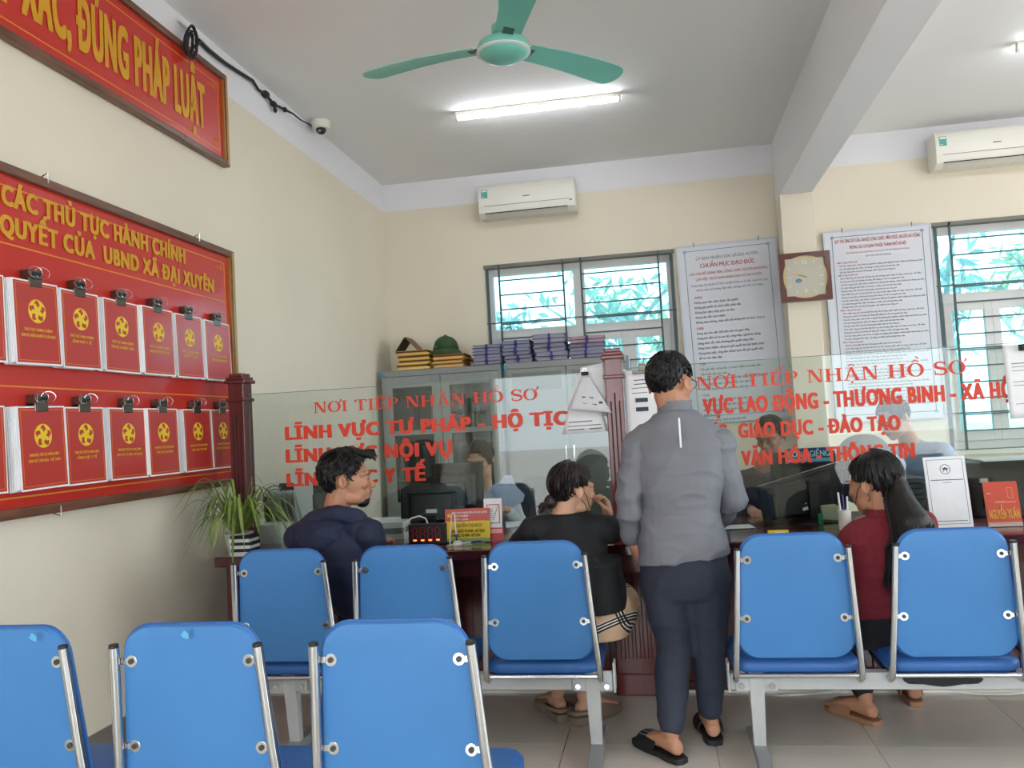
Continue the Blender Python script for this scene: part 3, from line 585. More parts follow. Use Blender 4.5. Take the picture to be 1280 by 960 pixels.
def glyph(ch):
    """slab-serif capitals, height 1; returns polygons, advance"""
    T, t, s = .17, .065, .09
    def stem(x): return [R4(x, 0, x+T, 1), R4(x-s, 0, x+T+s, t), R4(x-s, 1-t, x+T+s, 1)]
    if ch == 'I': return stem(s), T+2*s+.08
    if ch == 'H': return stem(s)+stem(s+.56)+[R4(s+T, .48, s+.56, .48+t)], .56+T+2*s+.08
    if ch == 'N':
        a = s; w_ = .60
        return [R4(a, 0, a+t, 1), R4(a-s, 0, a+t+s, t), R4(a-s, 1-t, a+t, 1), [(a-.02, 1), (a+T+.02, 1), (a+w_+t, 0), (a+w_-T+.06, 0)], R4(a+w_, 0, a+w_+t, 1), R4(a+w_-s, 1-t, a+w_+t+s, 1)], w_+t+2*s+.08
    if ch == 'T': return [R4(.30, 0, .30+T, 1), R4(.30-s, 0, .30+T+s, t), R4(0, 1-t, .77, 1), [(0, 1), (0, .74), (.045, .74), (.1, 1)], [(.77, 1), (.77, .74), (.725, .74), (.67, 1)]], .77+.08
    if ch == 'E': return stem(s)+[R4(s, 0, s+.58, t), R4(s, 1-t, s+.56, 1), R4(s+T, .48, s+.42, .48+t), R4(s+.38, .38, s+.42, .65), [(s+.58, 0), (s+.61, .27), (s+.565, .27), (s+.48, 0)], [(s+.56, 1), (s+.56, .76), (s+.52, .76), (s+.46, 1)]], .61+s+.08
    if ch == 'P': return stem(s)+[R4(s+T, 1-t, s+.36, 1), R4(s+T, .42, s+.36, .42+t)]+ring(s+.36, .71, .27, .29, .11, .225, 14, -pi/2, pi/2, False), .27+.36+s+.08
    if ch == 'A':
        return [[(.08, 0), (.15, 0), (.41, 1), (.34, 1)], [(.34, 1), (.46, 1), (.80, 0), (.61, 0)], R4(.18, .30, .66, .30+t), R4(0, 0, .26, t), R4(.52, 0, .88, t)], .88+.06
    if ch == 'O': return ring(.42, .5, .42, .52, .25, .455), .84+.08
    if ch == 'S':
        pts = []; 
        for i in range(33):
            u = i/32; 
            if u < .5: a = R(20+ (250-20)*u*2); c = (.33+.25*cos(a), .745+.225*sin(a))
            else: a = R(110-(250-20)*(u-.5)*2-20+0); c = (.33+.29*cos(a), .265+.235*sin(a))
            pts.append(c)
        pts[16] = ((pts[15][0]+pts[17][0])/2, (pts[15][1]+pts[17][1])/2)
        out = []; prev = None
        for i, c in enumerate(pts):
            a = pts[max(i-1, 0)]; b = pts[min(i+1, 32)]; d = V((b[0]-a[0], b[1]-a[1])).normalized(); nn = V((-d.y, d.x))
            wdt = .035+.055*math.exp(-((i-16)/6.5)**2)+.01
            l = (c[0]+nn.x*wdt, c[1]+nn.y*wdt); r_ = (c[0]-nn.x*wdt, c[1]-nn.y*wdt)
            if prev: out.append([prev[0], l, r_, prev[1]])
            prev = (l, r_)
        out += [R4(.55, .66, .60, 1.0), R4(.03, 0, .08, .34)]
        return out, .66+.08
    return [], .42
DIAC = {'Ơ': ('O', 'h'), 'Ế': ('E', '^/'), 'Ậ': ('A', '^.'), 'Ồ': ('O', '^\\')}
def serif(mb, s, M, width, cap):
    polys = []; x = 0
    for ch in s:
        base, ac = DIAC.get(ch, (ch, '')); g, adv = glyph(base); polys += [[(a+x, b) for a, b in p] for p in g]; c = x+{'O': .42, 'E': .4, 'A': .41}.get(base, .3)
        if '^' in ac: polys += [[(c-.2, 1.07), (c-.12, 1.07), (c+.01, 1.2), (c, 1.27), (c-.02, 1.27)], [(c+.2, 1.07), (c+.12, 1.07), (c-.01, 1.2), (c, 1.27), (c+.02, 1.27)]]
        if '/' in ac: polys += [[(c+.2, 1.2), (c+.26, 1.19), (c+.42, 1.42), (c+.33, 1.45)]]
        if '\\' in ac: polys += [[(c+.0, 1.52), (c+.1, 1.5), (c+.2, 1.32), (c+.14, 1.31)]]
        if '.' in ac: polys += [[(c+.07*cos(q), -.17+.07*sin(q)) for q in [2*pi*i/10 for i in range(10)]]]
        if 'h' in ac: polys += [[(c+.3, .9), (c+.36, .84), (c+.5, .98), (c+.52, 1.16), (c+.42, 1.16), (c+.42, 1.02)]]
        x += adv
    k = width/(x-.08)
    for i, p in enumerate(polys): mb.prism([(a*k, b*cap) for a, b in p], .0004, .0012+.00025*(i % 6), M)
def screen(lab, x0, x1, z1, rows):
    t = thing('glass_screen', lab, 'glass screen', ((x0+x1)/2, YG, ZT))
    MB().b2((x0, YG-.004, ZT+.002), (x1, YG+.004, z1)).build('glass', GLASS, t)
    MB().b2((x0, YG-.0045, z1), (x1, YG+.0045, z1+.003)).build('polished_edge', mat('glass_edge', '#6F8F86', .2), t)
    Mg = frame((0, YG-.0045, 0), (1, 0, 0), (0, 0, 1))
    for kind, pre, s, a, b, ca in rows:
        mb = MB(); A, B = P(*a, Y=YG), P(*b, Y=YG); z = (A.z+B.z)/2; M = Mg @ Matrix.Translation((A.x, z, 0)); W = B.x-A.x
        if kind == 's': serif(mb, s, M, W, ca)
        else:
            k = text(mb, s, M, W, ca, .075)
            if pre: text(mb, pre, Mg @ Matrix.Translation((A.x-.05, z, 0)), 0, ca, .075, 'r', sx=k)
        mb.build('lettering_line', REDL, t)
    return t
screen('left glass screen with red lettering, between the end post and the middle post', -2.145, -.24, 1.543, [
    ('s', '', 'NƠI TIẾP NHẬN HỒ SƠ', (393, 517), (672, 499), .057),
    ('b', '', 'LĨNH VỰC TƯ PHÁP - HỘ TỊCH', (357, 550), (730, 529), .066),
    ('b', '', 'LĨNH VỰC NỘI VỤ', (358, 578), (566, 568), .066),
    ('b', '', 'LĨNH VỰC Y TẾ', (359, 608), (533, 600), .066)])
screen('right glass screen with red lettering on the counter, right of the middle post', -.150, 4.2, 1.552, [
    ('s', '', 'NƠI TIẾP NHẬN HỒ SƠ', (871, 487), (1207, 467), .062),
    ('b', 'LĨNH', 'VỰC LAO ĐỘNG - THƯƠNG BINH - XÃ HỘI', (879, 517), (1272, 497), .072),
    ('b', 'LĨNH VỰC', 'GIÁO DỤC - ĐÀO TẠO', (923, 547), (1126, 537), .066),
    ('b', 'LĨNH VỰC', 'VĂN HÓA - THÔNG TIN', (927, 582), (1144, 571), .066)])
# ------------------------------------------------------------ papers hung on the screens
def sheet(name, lab, cat, quad, Y, lines, m=PAPER, curl=.0, group=None, bends=None):
    """thin curled sheet from 4 pixel corners (tl,tr,br,bl) on a vertical plane"""
    q = [P(*p, Y=Y) for p in quad]; n = 8; vs = []; 
    for i in range(n+1):
        for j in range(n+1):
            u, v = i/n, j/n; p = q[0].lerp(q[1], u).lerp(q[3].lerp(q[2], u), v)
            vs.append(p+V((0, -curl*v*v*(1+.5*sin(pi*u))-.0, 0)))
    fs = [(i*(n+1)+j, (i+1)*(n+1)+j, (i+1)*(n+1)+j+1, i*(n+1)+j+1) for i in range(n) for j in range(n)]
    b = MB().add(vs, fs); o = b.build(name, m, smooth=True); s = o.modifiers.new('thick', 'SOLIDIFY'); s.thickness = .003; s.offset = 0
    o.location = (0, 0, 0); tag(o, lab, cat, group)
    mb = MB()
    for (u0, u1, v, th) in lines:
        a = q[0].lerp(q[1], u0).lerp(q[3].lerp(q[2], u0), v); c = q[0].lerp(q[1], u1).lerp(q[3].lerp(q[2], u1), v)
        d = V((0, -curl*v*v*1.4-.004, 0)); mb.add([a+d, c+d, c+d-V((0, 0, th)), a+d-V((0, 0, th))], [(0, 1, 2, 3)])
    if lines: mb.build('print', INK, o)
    return o
yp = YG-.012
sheet('paper_sheet', 'white sheet taped highest beside the middle post, behind the clipped forms', 'paper', [(725, 460), (755, 453), (759, 520), (728, 525)], YG-.009, [], PAPER)
sheet('paper_sheet', 'lower white form with dark lines hanging on the left screen under the folded sheet', 'paper', [(722, 468), (738, 466), (760, 539), (703, 543)], YG-.016, [(.1, .7, .80, .004), (.1, .9, .87, .003), (.12, .5, .93, .004), (.6, .9, .93, .004)], PAPER, .02)
sheet('paper_sheet', 'folded upper form with small stamped boxes hanging on the left screen', 'paper', [(729, 468), (735, 468), (765, 516), (710, 511)], YG-.035, [(.3, .42, .62, .012), (.55, .68, .62, .012), (.35, .47, .8, .012), (.6, .72, .8, .012), (.82, .92, .72, .01)], mat('paper_shade', '#D6D8DC', .8), .03)
c = P(731, 467, Y=YG-.04)
t = thing('binder_clip', 'small black binder clip holding the forms on the left screen', 'clip', c)
MB().box(c, (.034, .03, .018)).build('clip_body', BLACKM, t, bevel=.003); MB().tube([c+V((-.008, -.01, .005)), c+V((-.007, -.012, .026)), c+V((.007, -.012, .026)), c+V((.008, -.01, .005))], .0015, 5).build('clip_handle', CHROME, t)
sheet('paper_sheet', 'printed white notice with dark blocks right of the middle post, under the steel clip', 'paper', [(779, 464), (842, 459), (850, 560), (785, 565)], YG-.012, [(.2, .5, .12, .004), (.2, .7, .17, .004), (.15, .6, .22, .003), (.15, .45, .28, .003)], PAPER, .01)
t = thing('bulldog_clip', 'steel bulldog clip on the notice behind the standing man', 'clip', P(803, 464, Y=YG-.03)); c = P(803, 465, Y=YG-.03)
MB().box(c, (.10, .02, .014)).box(c+V((0, 0, .022)), (.035, .02, .035)).build('clip_body', mat('clip_steel', '#6E675E', .3, metal=.9), t, bevel=.003); MB().tube([c+V((.012*cos(a), -.004, .05+.014*sin(a))) for a in [2*pi*i/12 for i in range(13)]], .003, 6).build('clip_ring', CHROME, t)
mb = MB()
for u, v in ((.35, .38), (.75, .36)):
    a = P(779+66*u, 462+100*v, Y=YG-.02)
    for a_ in (a, a-V((0, 0, .045))): o = MB().box(a_, (.06, .002, .02)).build('printed_block', INK, None); o.parent = [x for x in COL.objects if x.get('label', '').startswith('printed white notice with dark')][0]
sheet('paper_sheet', 'printed white notice clipped to the right screen at the photo edge', 'paper', [(1253, 432), (1310, 428), (1318, 520), (1262, 524)], YG-.012, [(.15, .9, .25, .003), (.15, .9, .3, .002), (.15, .7, .35, .002), (.15, .9, .5, .002), (.15, .8, .55, .002), (.15, .9, .8, .002)], PAPER, .01)
o = MB().box(P(1281, 434, Y=YG-.025), (.045, .03, .03)).build('binder_clip', BLACKM, bevel=.003); tag(o, 'black binder clip on the notice at the right photo edge', 'clip')
for i, (p, q_, r_, s_) in enumerate([((880, 512), (899, 511), (903, 545), (884, 546)), ((1043, 497), (1082, 494), (1088, 528), (1047, 531)), ((1136, 486), (1158, 484), (1162, 500), (1140, 502))]):
    if i == 0: continue
# ------------------------------------------------------------ cabinets and what stands on them
ORD = 'first second third fourth fifth sixth seventh eighth ninth tenth eleventh twelfth thirteenth fourteenth fifteenth sixteenth seventeenth eighteenth nineteenth twentieth twenty-first twenty-second'.split()
def cabinet(x0, x1, glass, lab):
    y0, y1, z1 = 6.92, 7.385, 1.83; t = thing('filing_cabinet', lab, 'cabinet', ((x0+x1)/2, (y0+y1)/2, 0), 'grey steel cabinets along the back wall'); e = .025
    b = MB().b2((x0, y0+.02, .04), (x0+e, y1, z1)).b2((x1-e, y0+.02, .04), (x1, y1, z1)).b2((x0+e, y0+.02, z1-.05), (x1-e, y1, z1)).b2((x0+e, y0+.02, .04), (x1-e, y1, .09)).b2((x0+e, y1-.02, .09), (x1-e, y1, z1-.05)); b.build('carcass', CABG, t)
    for z in (1.30, .90, .5): MB().b2((x0+e, y0+.05, z-.02), (x1-e, y1-.02, z)).build('shelf', CABG, t)
    for x in (x0+.03, x1-.07): MB().b2((x, y0+.05, 0), (x+.04, y0+.09, .04)).b2((x, y1-.09, 0), (x+.04, y1-.05, .04)).build('foot', BLACKM, t)
    m = (x0+x1)/2
    for k, (a, c) in enumerate(((x0+e, m-.003), (m+.003, x1-e))):
        if glass:
            d = MB().b2((a, y0, .09), (a+.075, y0+.018, z1-.055)).b2((c-.075, y0, .09), (c, y0+.018, z1-.055)).b2((a+.075, y0, z1-.15), (c-.075, y0+.018, z1-.055)).b2((a+.075, y0, .09), (c-.075, y0+.018, .7)).b2((a+.075, y0, 1.27), (c-.075, y0+.018, 1.31)).build('door', CABG, t, bevel=.002)
            MB().b2((a+.075, y0+.006, .7), (c-.075, y0+.010, z1-.15)).build('pane', CGLASS, d)
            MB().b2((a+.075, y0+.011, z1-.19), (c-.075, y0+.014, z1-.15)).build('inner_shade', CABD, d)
        else:
            d = MB().b2((a, y0, .09), (c, y0+.018, z1-.055)).build('door', CABG, t, bevel=.002)
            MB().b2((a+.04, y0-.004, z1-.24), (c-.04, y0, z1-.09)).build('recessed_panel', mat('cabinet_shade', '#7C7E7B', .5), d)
        hx = c-.03 if k == 0 else a+.03
        MB().b2((hx-.008, y0-.02, 1.0), (hx+.008, y0, 1.12)).build('handle', CHROME, d, bevel=.003)
    s = MB().b2((x0+.002, y0-.002, z1-.055), (x0+.03, y0+.001, z1-.02)).build('blue_sticker', mat('sticker_blue', '#3F9BC4', .4), t)
    if glass:
        for si, z in enumerate((1.30, .90)):
            x = x0+.05; nf = 0
            while x < x1-.08:
                wd = rnd.uniform(.03, .06); h = rnd.uniform(.24, .31)
                if abs(x+wd/2-m) > .05:
                    nf += 1
                    col = rnd.choice(['#A9AFB6', '#8F979F', '#C3C7C9', '#6B7580', '#56616C'])
                    q = MB().b2((x, y0+.08, z+.001), (x+wd-.003, y0+.36, z+h)).build('file_folder', mat('folder_'+col[1:], col, .6), bevel=.002)
                    tag(q, 'grey file folder, %s glazed cabinet shelf, %s from the left' % (('upper', 'middle')[si], ORD[nf-1]), 'folder', 'folders standing in the glazed cabinet, %s shelf' % ('upper', 'middle')[si])
                x += wd
cabinet(-2.33, -1.275, True, 'grey steel cabinet with glazed doors in the back left corner')
cabinet(-1.245, -.20, False, 'grey steel cabinet with plain doors, right of the glazed one')
ZC = 1.832
YFOL = mat('yellow_folder', '#E0B43C', .45, var=.1, nscale=8); YF2 = mat('ochre_folder', '#D89A34', .45, var=.1)
def pile(x0, x1, n, h, m, lab, grp):
    z = ZC
    for k in range(n):
        dx, dy = rnd.uniform(-.015, .015), rnd.uniform(-.015, .01); th = h*rnd.uniform(.8, 1.2)
        pos = 'bottom' if k == 0 else 'topmost' if k == n-1 else ['second', 'third', 'fourth', 'fifth', 'sixth', 'seventh', 'eighth'][k-1]+' from the bottom'
        t = thing('card_folder', lab+', '+pos, 'folder', ((x0+x1)/2+dx, 7.1, z), grp)
        M = Matrix.Translation(((x0+x1)/2+dx, 7.1+dy, z)) @ Matrix.Rotation(rnd.uniform(-.04, .04), 4, 'Z'); w = (x1-x0)/2
        MB().b2((-w, -.16, 0), (w, .16, .003), M).b2((-w, -.16, th-.004), (w, .16, th-.001), M).b2((-w, .155, 0), (w, .16, th-.001), M).build('cover', m, t)
        MB().b2((-w+.012, -.152, .003), (w-.008, .15, th-.004), M).build('papers', mat('dark_papers', '#6B3F26', .8) if k % 2 else mat('cream_papers', '#E8D79A', .8), t)
        z += th
    return z
za = pile(-2.19, -1.90, 8, .0205, YFOL, 'yellow folder in the left pile on the glazed cabinet', 'yellow folders, left pile')
zb = pile(-1.87, -1.59, 6, .0195, YF2, 'ochre folder in the pile under the helmet', 'ochre folders, pile under the helmet')
t = thing('open_box_file', 'brown board file stood up like a tent on the left pile of yellow folders', 'box file', (-2.02, 7.08, za))
A, B, C_ = P(495, 441, Y=7.02), P(506, 422, Y=7.05), P(523, 440, Y=7.05); A.z = C_.z = za+.002
b = MB(); 
for p, q_, m, n_ in ((A, B, mat('file_dark', '#33302C', .6), 'left_flap'), (B, C_, mat('file_brown', '#7E5444', .6), 'right_flap')):
    d = (q_-p).normalized(); nn = V((-d.z, 0, d.x))*.008; MB().add([p, q_, q_+nn, p+nn, p+V((0, .22, 0)), q_+V((0, .22, 0)), q_+nn+V((0, .22, 0)), p+nn+V((0, .22, 0))], [(0, 1, 2, 3), (4, 5, 6, 7), (0, 1, 5, 4), (1, 2, 6, 5), (2, 3, 7, 6), (3, 0, 4, 7)]).build(n_, m, t)
c = V((P(558, 445, Y=7.1).x, 7.1, zb))
t = thing('pith_helmet', 'dark green pith helmet lying on the ochre folders', 'helmet', c)
GH = mat('helmet_cloth', '#35522F', .85, var=.12, nscale=30, bump=.3, bscale=300); M = Matrix.Translation(c) @ Matrix.Scale(1.22, 4, (0, 1, 0))
MB().lathe([(.148, .004), (.150, .008), (.125, .035), (.108, .055), (.104, .09), (.092, .125), (.065, .155), (.03, .170), (.001, .174)], M, 36).build('crown', GH, t, smooth=60)
MB().lathe([(.109, .052), (.1115, .056), (.1095, .072), (.107, .074)], M, 36).build('band', mat('helmet_band', '#2A4226', .8), t, smooth=True)
MB().sphere(c+V((0, 0, .176)), (.016, .016, .008)).build('top_button', GH, t, smooth=True)
MB().sphere(c+V((-.06, -.112, .072)), .006).build('vent_stud', CHROME, t)
BUN = mat('bundle_paper', '#A9A6B4', .8, var=.2, nscale=60, aniso=(1, 1, 20)); RIB = mat('blue_ribbon', '#27317A', .5); BUNP = mat('pink_paper', '#C9A7B0', .8)
cols = [(-1.51, -1.27, .187, 3), (-1.25, -1.01, .2, 3), (-.985, -.71, .235, 3), (-.69, -.40, .20, 3)]
for ci, (x0, x1, ht, n) in enumerate(cols):
    z = ZC
    for k in range(n):
        h = (ht-.01)/n*rnd.uniform(.92, 1.02); yy = 7.1+rnd.uniform(-.02, .02); w = (x1-x0)/2; cx = (x0+x1)/2+rnd.uniform(-.01, .01)
        t = thing('document_bundle', 'bundle of papers tied with blue ribbon, %s pile from the left, %s' % (('first', 'second', 'third', 'fourth')[ci], ('bottom', 'middle', 'top')[k]), 'document bundle', (cx, yy, z), 'tied document bundles on the cabinets')
        M = Matrix.Translation((cx, yy, z)) @ Matrix.Rotation(rnd.uniform(-.06, .06), 4, 'Z')
        top = ci == 3 and k == 2
        b = MB(); r8 = []
        for s in range(6):
            o_ = rnd.uniform(-.006, .006); b.b2((-w+abs(s-2.5)*.004+o_, -.15+rnd.uniform(0, .01), .004+(h-.008)*s/6), (w+o_-abs(s-2.5)*.003, .15, .004+(h-.008)*(s+1)/6-.0012), M)
        b.build('papers', BUNP if top else BUN, t)
        MB().b2((-w-.006, -.155, 0), (w+.006, .155, .004), M).build('board', mat('board_blue', '#2E3560', .6), t)
        MB().b2((-w-.004, -.153, h-.004), (w+.004, .153, h), M).build('board', mat('board_pale', '#7F86AA', .6) if not top else BUNP, t)
        MB().b2((-.010, -.159, -.0), (.010, -.154, h+.002), M).b2((-.008, -.158, h-.001), (.008, .158, h+.003), M).b2((-w-.008, -.157, h*.45), (w+.008, -.154, h*.45+.007), M).build('ribbon', RIB, t)
        MB().sphere(M @ V((0, -.162, h*.5)), (.022, .006, .009)).build('ribbon_knot', RIB, t, smooth=True)
        z += h
# ------------------------------------------------------------ waiting benches
def rrect(w0, w1, h, r, n=5):
    """rounded trapezoid: bottom half-width w0, top half-width w1, height h from 0"""
    pts = []
    for cx, cy, a in ((w0-r, r, -90), (w1-r, h-r, 0), (-w1+r, h-r, 90), (-w0+r, r, 180)):
        for i in range(n+1): q = R(a+90*i/n); pts.append((cx+r*cos(q), cy+r*sin(q)))
    return pts
def shell(poly, prof, M, name, m, parent, **k):
    """padded panel: polygon inset by prof = [(inset scale, depth)]"""
    b = MB(); cx = sum(p[0] for p in poly)/len(poly); cy = sum(p[1] for p in poly)/len(poly)
    rings = [[M @ V((cx+(x-cx)*(1-ins/max(abs(x-cx), abs(y-cy), .08)), cy+(y-cy)*(1-ins/max(abs(x-cx), abs(y-cy), .08)), z)) for x, y in poly] for ins, z in prof]
    b.loft(rings); return b.build(name, m, parent, smooth=50, **k)
def bench(lab, Yb, seats, x0, x1, legs, zo=0):
    """Yb: y of the beam; seats: list of (centre x, yaw)"""
    t = thing('waiting_bench', lab, 'bench', ((x0+x1)/2, Yb+.05, 0), 'blue padded steel waiting benches')
    MB().b2((x0, Yb, .268), (x1, Yb+.05, .330)).build('beam', STEELW, t, bevel=.004)
    for x in (x0, x1): MB().b2((x-.006, Yb-.012, .262), (x+.002, Yb+.06, .372)).build('end_plate', STEELW, t, bevel=.002)
    for x in legs:
        l = MB().add([V(p) for p in ((x-.028, Yb-.028, .345), (x+.028, Yb-.028, .345), (x+.028, Yb+.02, .345), (x-.028, Yb+.02, .345), (x-.022, Yb+.012, .04), (x+.022, Yb+.012, .04), (x+.022, Yb+.05, .04), (x-.022, Yb+.05, .04))], [(0, 1, 2, 3), (7, 6, 5, 4), (0, 4, 5, 1), (1, 5, 6, 2), (2, 6, 7, 3), (3, 7, 4, 0)]).build('leg', STEELW, t, bevel=.003)
        MB().b2((x-.075, Yb-.018, .27), (x+.075, Yb-.008, .345)).build('mounting_plate', STEELW, l, bevel=.002)
        for sx in (-.055, .055): MB().cyl((x+sx, Yb-.03, .29), (x+sx, Yb-.012, .29), .011, n=8).build('bolt', CHROME, l)
        b = MB(); b.loft([[V((x+sx*.024, y, z)) for sx, z in ((-1, zb_), (1, zb_), (1, zt_), (-1, zt_))] for y, zb_, zt_ in ((Yb-.26, .004, .022), (Yb-.2, .006, .04), (Yb+.03, .02, .062), (Yb+.26, .006, .04), (Yb+.32, .004, .022))]); b.build('foot', mat('foot_grey', '#8E9193', .5), l, bevel=.004)
        for y in (Yb-.25, Yb+.31): MB().cyl((x, y, 0), (x, y, .012), .022).build('foot_pad', BLACKM, l)
    for (cx, yaw) in seats:
        M = Matrix.Translation((cx, Yb+.0, 0)) @ Matrix.Rotation(yaw, 4, 'Z')
        # seat cushion
        S = M @ Matrix.Translation((0, -.036, .333)); poly = rrect(.228, .222, .42, .06)
        Ms = S @ Matrix(((1, 0, 0, 0), (0, 1, 0, 0), (0, 0, 1, 0), (0, 0, 0, 1)))
        b = MB(); prof = [(.012, .004), (.0, .014), (-.0, .036), (.010, .05), (.03, .056)]
        rings = [[Ms @ V((x*(1-ins/.225), .21+(y-.21)*(1-ins/.21), z+(.010 if y > .2 else 0)*0)) for x, y in poly] for ins, z in prof]
        b.loft(rings); st = b.build('seat', BLUE2, t, smooth=60)
        MB().prism([(x*.95, .21+(y-.21)*.95) for x, y in poly], -.012, .006, Ms).build('seat_board', BLACKM, st)
        # chrome side tubes
        tilt = R(8)
        for s in (-1, 1):
            pts = [(s*.192, -.115, .805), (s*.198, -.103, .70), (s*.206, -.088, .56), (s*.216, -.070, .42), (s*.2195, -.060, .36), (s*.220, -.048, .328), (s*.220, -.02, .312), (s*.219, .03, .312), (s*.213, .12, .316), (s*.2, .37, .322)]
            tb = MB().tube([M @ V(p) for p in pts], .0125, 12).build('side_tube', CHROME, t, smooth=True)
            MB().cyl(M @ V((s*.192, -.115, .803)), M @ V((s*.1918, -.1155, .812)), .0118).build('tube_cap', BLACKP, tb)
            for z, yy, xx in ((.765, -.106, .194), (.548, -.083, .207)):
                c = M @ V((s*(xx-.036), yy+.011, z)); d = M @ V((s*xx, yy, z))
                br = MB().cyl(c+V((0, -.002, 0)), c+V((0, .008, 0)), .0155, n=14).b2((min(c.x, d.x), c.y-.001, z-.008), (max(c.x, d.x), c.y+.005, z+.008)).build('bracket', CHROME, t, bevel=.001)
                MB().cyl(c+V((0, -.005, 0)), c+V((0, -.001, 0)), .007, n=10).build('screw', DARKG, br)
        MB().cyl(M @ V((-.215, -.040, .332)), M @ V((.215, -.040, .332)), .009, n=10).build('cross_rail', CHROME, t, smooth=True)
        MB().cyl(M @ V((-.2, .36, .326)), M @ V((.2, .36, .326)), .009, n=10).build('cross_rail', CHROME, t, smooth=True)
        # back panel (local: x right, y up along the recline, z away from the sitter's back)
        up = V((0, -.117, 1)).normalized(); Mb = M @ frame((0, -.051, .404), (1, 0, 0), up)
        poly = rrect(.207, .182, .445, .07, 7)
        def curve(x, y): return -.010*(1-(x/.2)**2)
        b = MB(); prof = [(.03, .004), (.004, .002), (.0, -.006), (.0, -.024), (.010, -.038), (.035, -.044)]
        rings = [[Mb @ V((x*(1-ins/.19), .2275+(y-.2275)*(1-ins/.2275)-(.016*(1-(x/.2)**2) if y < .1 else -.008*(1-(x/.2)**2)), z+curve(x, y))) for x, y in poly] for ins, z in prof]
        b.loft(rings); bk = b.build('backrest', BLUE, t, smooth=35)
        pip = [Mb @ V((x*1.004, .2275+(y-.2275)*1.004-(.016*(1-(x/.2)**2) if y < .1 else -.008*(1-(x/.2)**2)), -.012+curve(x, y))) for x, y in poly]; pip.append(pip[0])
        MB().tube(pip, .0035, 6).build('piping', mat('piping_blue', '#1F5CAA', .4), bk, smooth=True)
    return t
bench('nearest blue three-seat waiting bench, at the front left', 2.02, [(-1.70, .0), (-1.175, .0), (-.648, .0)], -1.98, -.40, (-1.72, -.62))
bench('blue three-seat bench in the second row, left of the standing man', 3.27, [(-1.525, 0), (-1.012, 0), (-.493, 0)], -1.80, -.222, (-1.545, -.308))
bench('blue bench in the second row, right of the standing man', 3.27, [(.448, 0), (.99, 0), (1.53, 0)], .205, 1.80, (.302, 1.55))
b = MB(); c = P(1178, 848, Y=3.265); b.loft([[c+V((.135*cos(a)*k, dy, .022*sin(a)*k-.006*(sin(3*a)**2))) for a in [2*pi*i/24 for i in range(24)]] for k, dy in ((1, 0), (1, -.006), (.9, -.009))])
o = b.build('torn_pad', BLACKM, smooth=True); tag(o, 'torn black underlay drooping over the beam of the right bench', 'underlay')
mb = MB()
for k in range(3): mb.tube([P(905+4*k, 868+k*2, Y=4.05), P(930, 873+k, Y=4.03), P(990, 870-k, Y=4.04), P(1040, 864+k, Y=4.06)], .0035, 6)
tag(mb.build('floor_cable', WPL, smooth=True), 'white cables sagging along the foot of the counter left of the right bench', 'cable')
mb = MB(); mb.tube([P(1190, 864, Y=4.05), P(1225, 868, Y=4.03), P(1262, 868, Y=4.03), P(1300, 864, Y=4.05)], .0035, 6)
tag(mb.build('floor_cable', WPL, smooth=True), 'white cable along the foot of the counter at the right edge', 'cable')
# blue stickers on the near backrests
for px_, py_, lab in ((41, 797, 'small pale blue sticker on the leftmost near backrest'), (231, 794, 'small pale blue sticker on the second near backrest')):
    c = P(px_, py_, Y=1.898); M = frame(c, (1, 0, 0), V((0, -.105, .5)))
    tag(MB().prism([(-.011, 0), (0, .012), (.010, .004), (.009, -.01), (-.002, -.008)], 0, .001, M).build('sticker', mat('sticker_pale', '#5FB4DC', .5)), lab, 'sticker')
# ------------------------------------------------------------ things on the counter, left
def at_top(px_, py_): return P(px_, py_, Z=ZT)
def plant():
    c = P(299, 680, Y=3.93); c.z = ZT; t = thing('spider_plant', 'spider plant with arching leaves at the left end of the counter', 'plant', c)
    MB().lathe([(.05, 0), (.062, .05), (.072, .10), (.075, .104), (.068, .104), (.060, .085), (.001, .085)], Matrix.Translation(c), 20).build('pot', mat('pot_glaze', '#D8DAD2', .3), t, smooth=50)
    MB().sphere(c+V((0, 0, .085)), (.062, .062, .012)).build('soil', mat('soil', '#3A2C20', .9), t)
    r = random.Random(5)
    for i in range(84):
        a = r.uniform(0, 2*pi); L = r.uniform(.16, .37); h = r.uniform(.10, .24)*(1 if i % 5 else 1.3); wd = r.uniform(.005, .009); d = V((cos(a), sin(a)*.75, 0)); s = V((-sin(a), cos(a), 0))
        if c.x+d.x*L < XL+.03: L = max(.1, (c.x-XL-.04)/abs(d.x))
        drop = r.uniform(.10, .26)
        pts = []; n = 9
        for k in range(n+1):
            u = k/n; z = .09+h*math.sin(min(1, u*1.35)*pi*.5)*1.15-drop*max(0, u-.38)**1.6*2.2; p = c+d*(L*(u**.85))+V((0, 0, z)); p.z = max(p.z, ZT+.004 if p.y > YF else ZT-.12); pts.append(p)
        b = MB(); vs = []
        for k, p in enumerate(pts):
            u = k/n; w_ = wd*(1.1-.5*u if u < .8 else .7*(1-u)/.2+.06); vs += [p-s*w_+V((0, 0, .002)), p, p+s*w_+V((0, 0, .002))]
        fs = [(3*k+j, 3*k+j+1, 3*k+j+4, 3*k+j+3) for k in range(n) for j in (0, 1)]
        lf = b.add(vs, fs).build('leaf', [LEAF, mat('leaf_pale', '#93A55A', .5, var=.2)][i % 3 == 0], t, smooth=True)
plant()
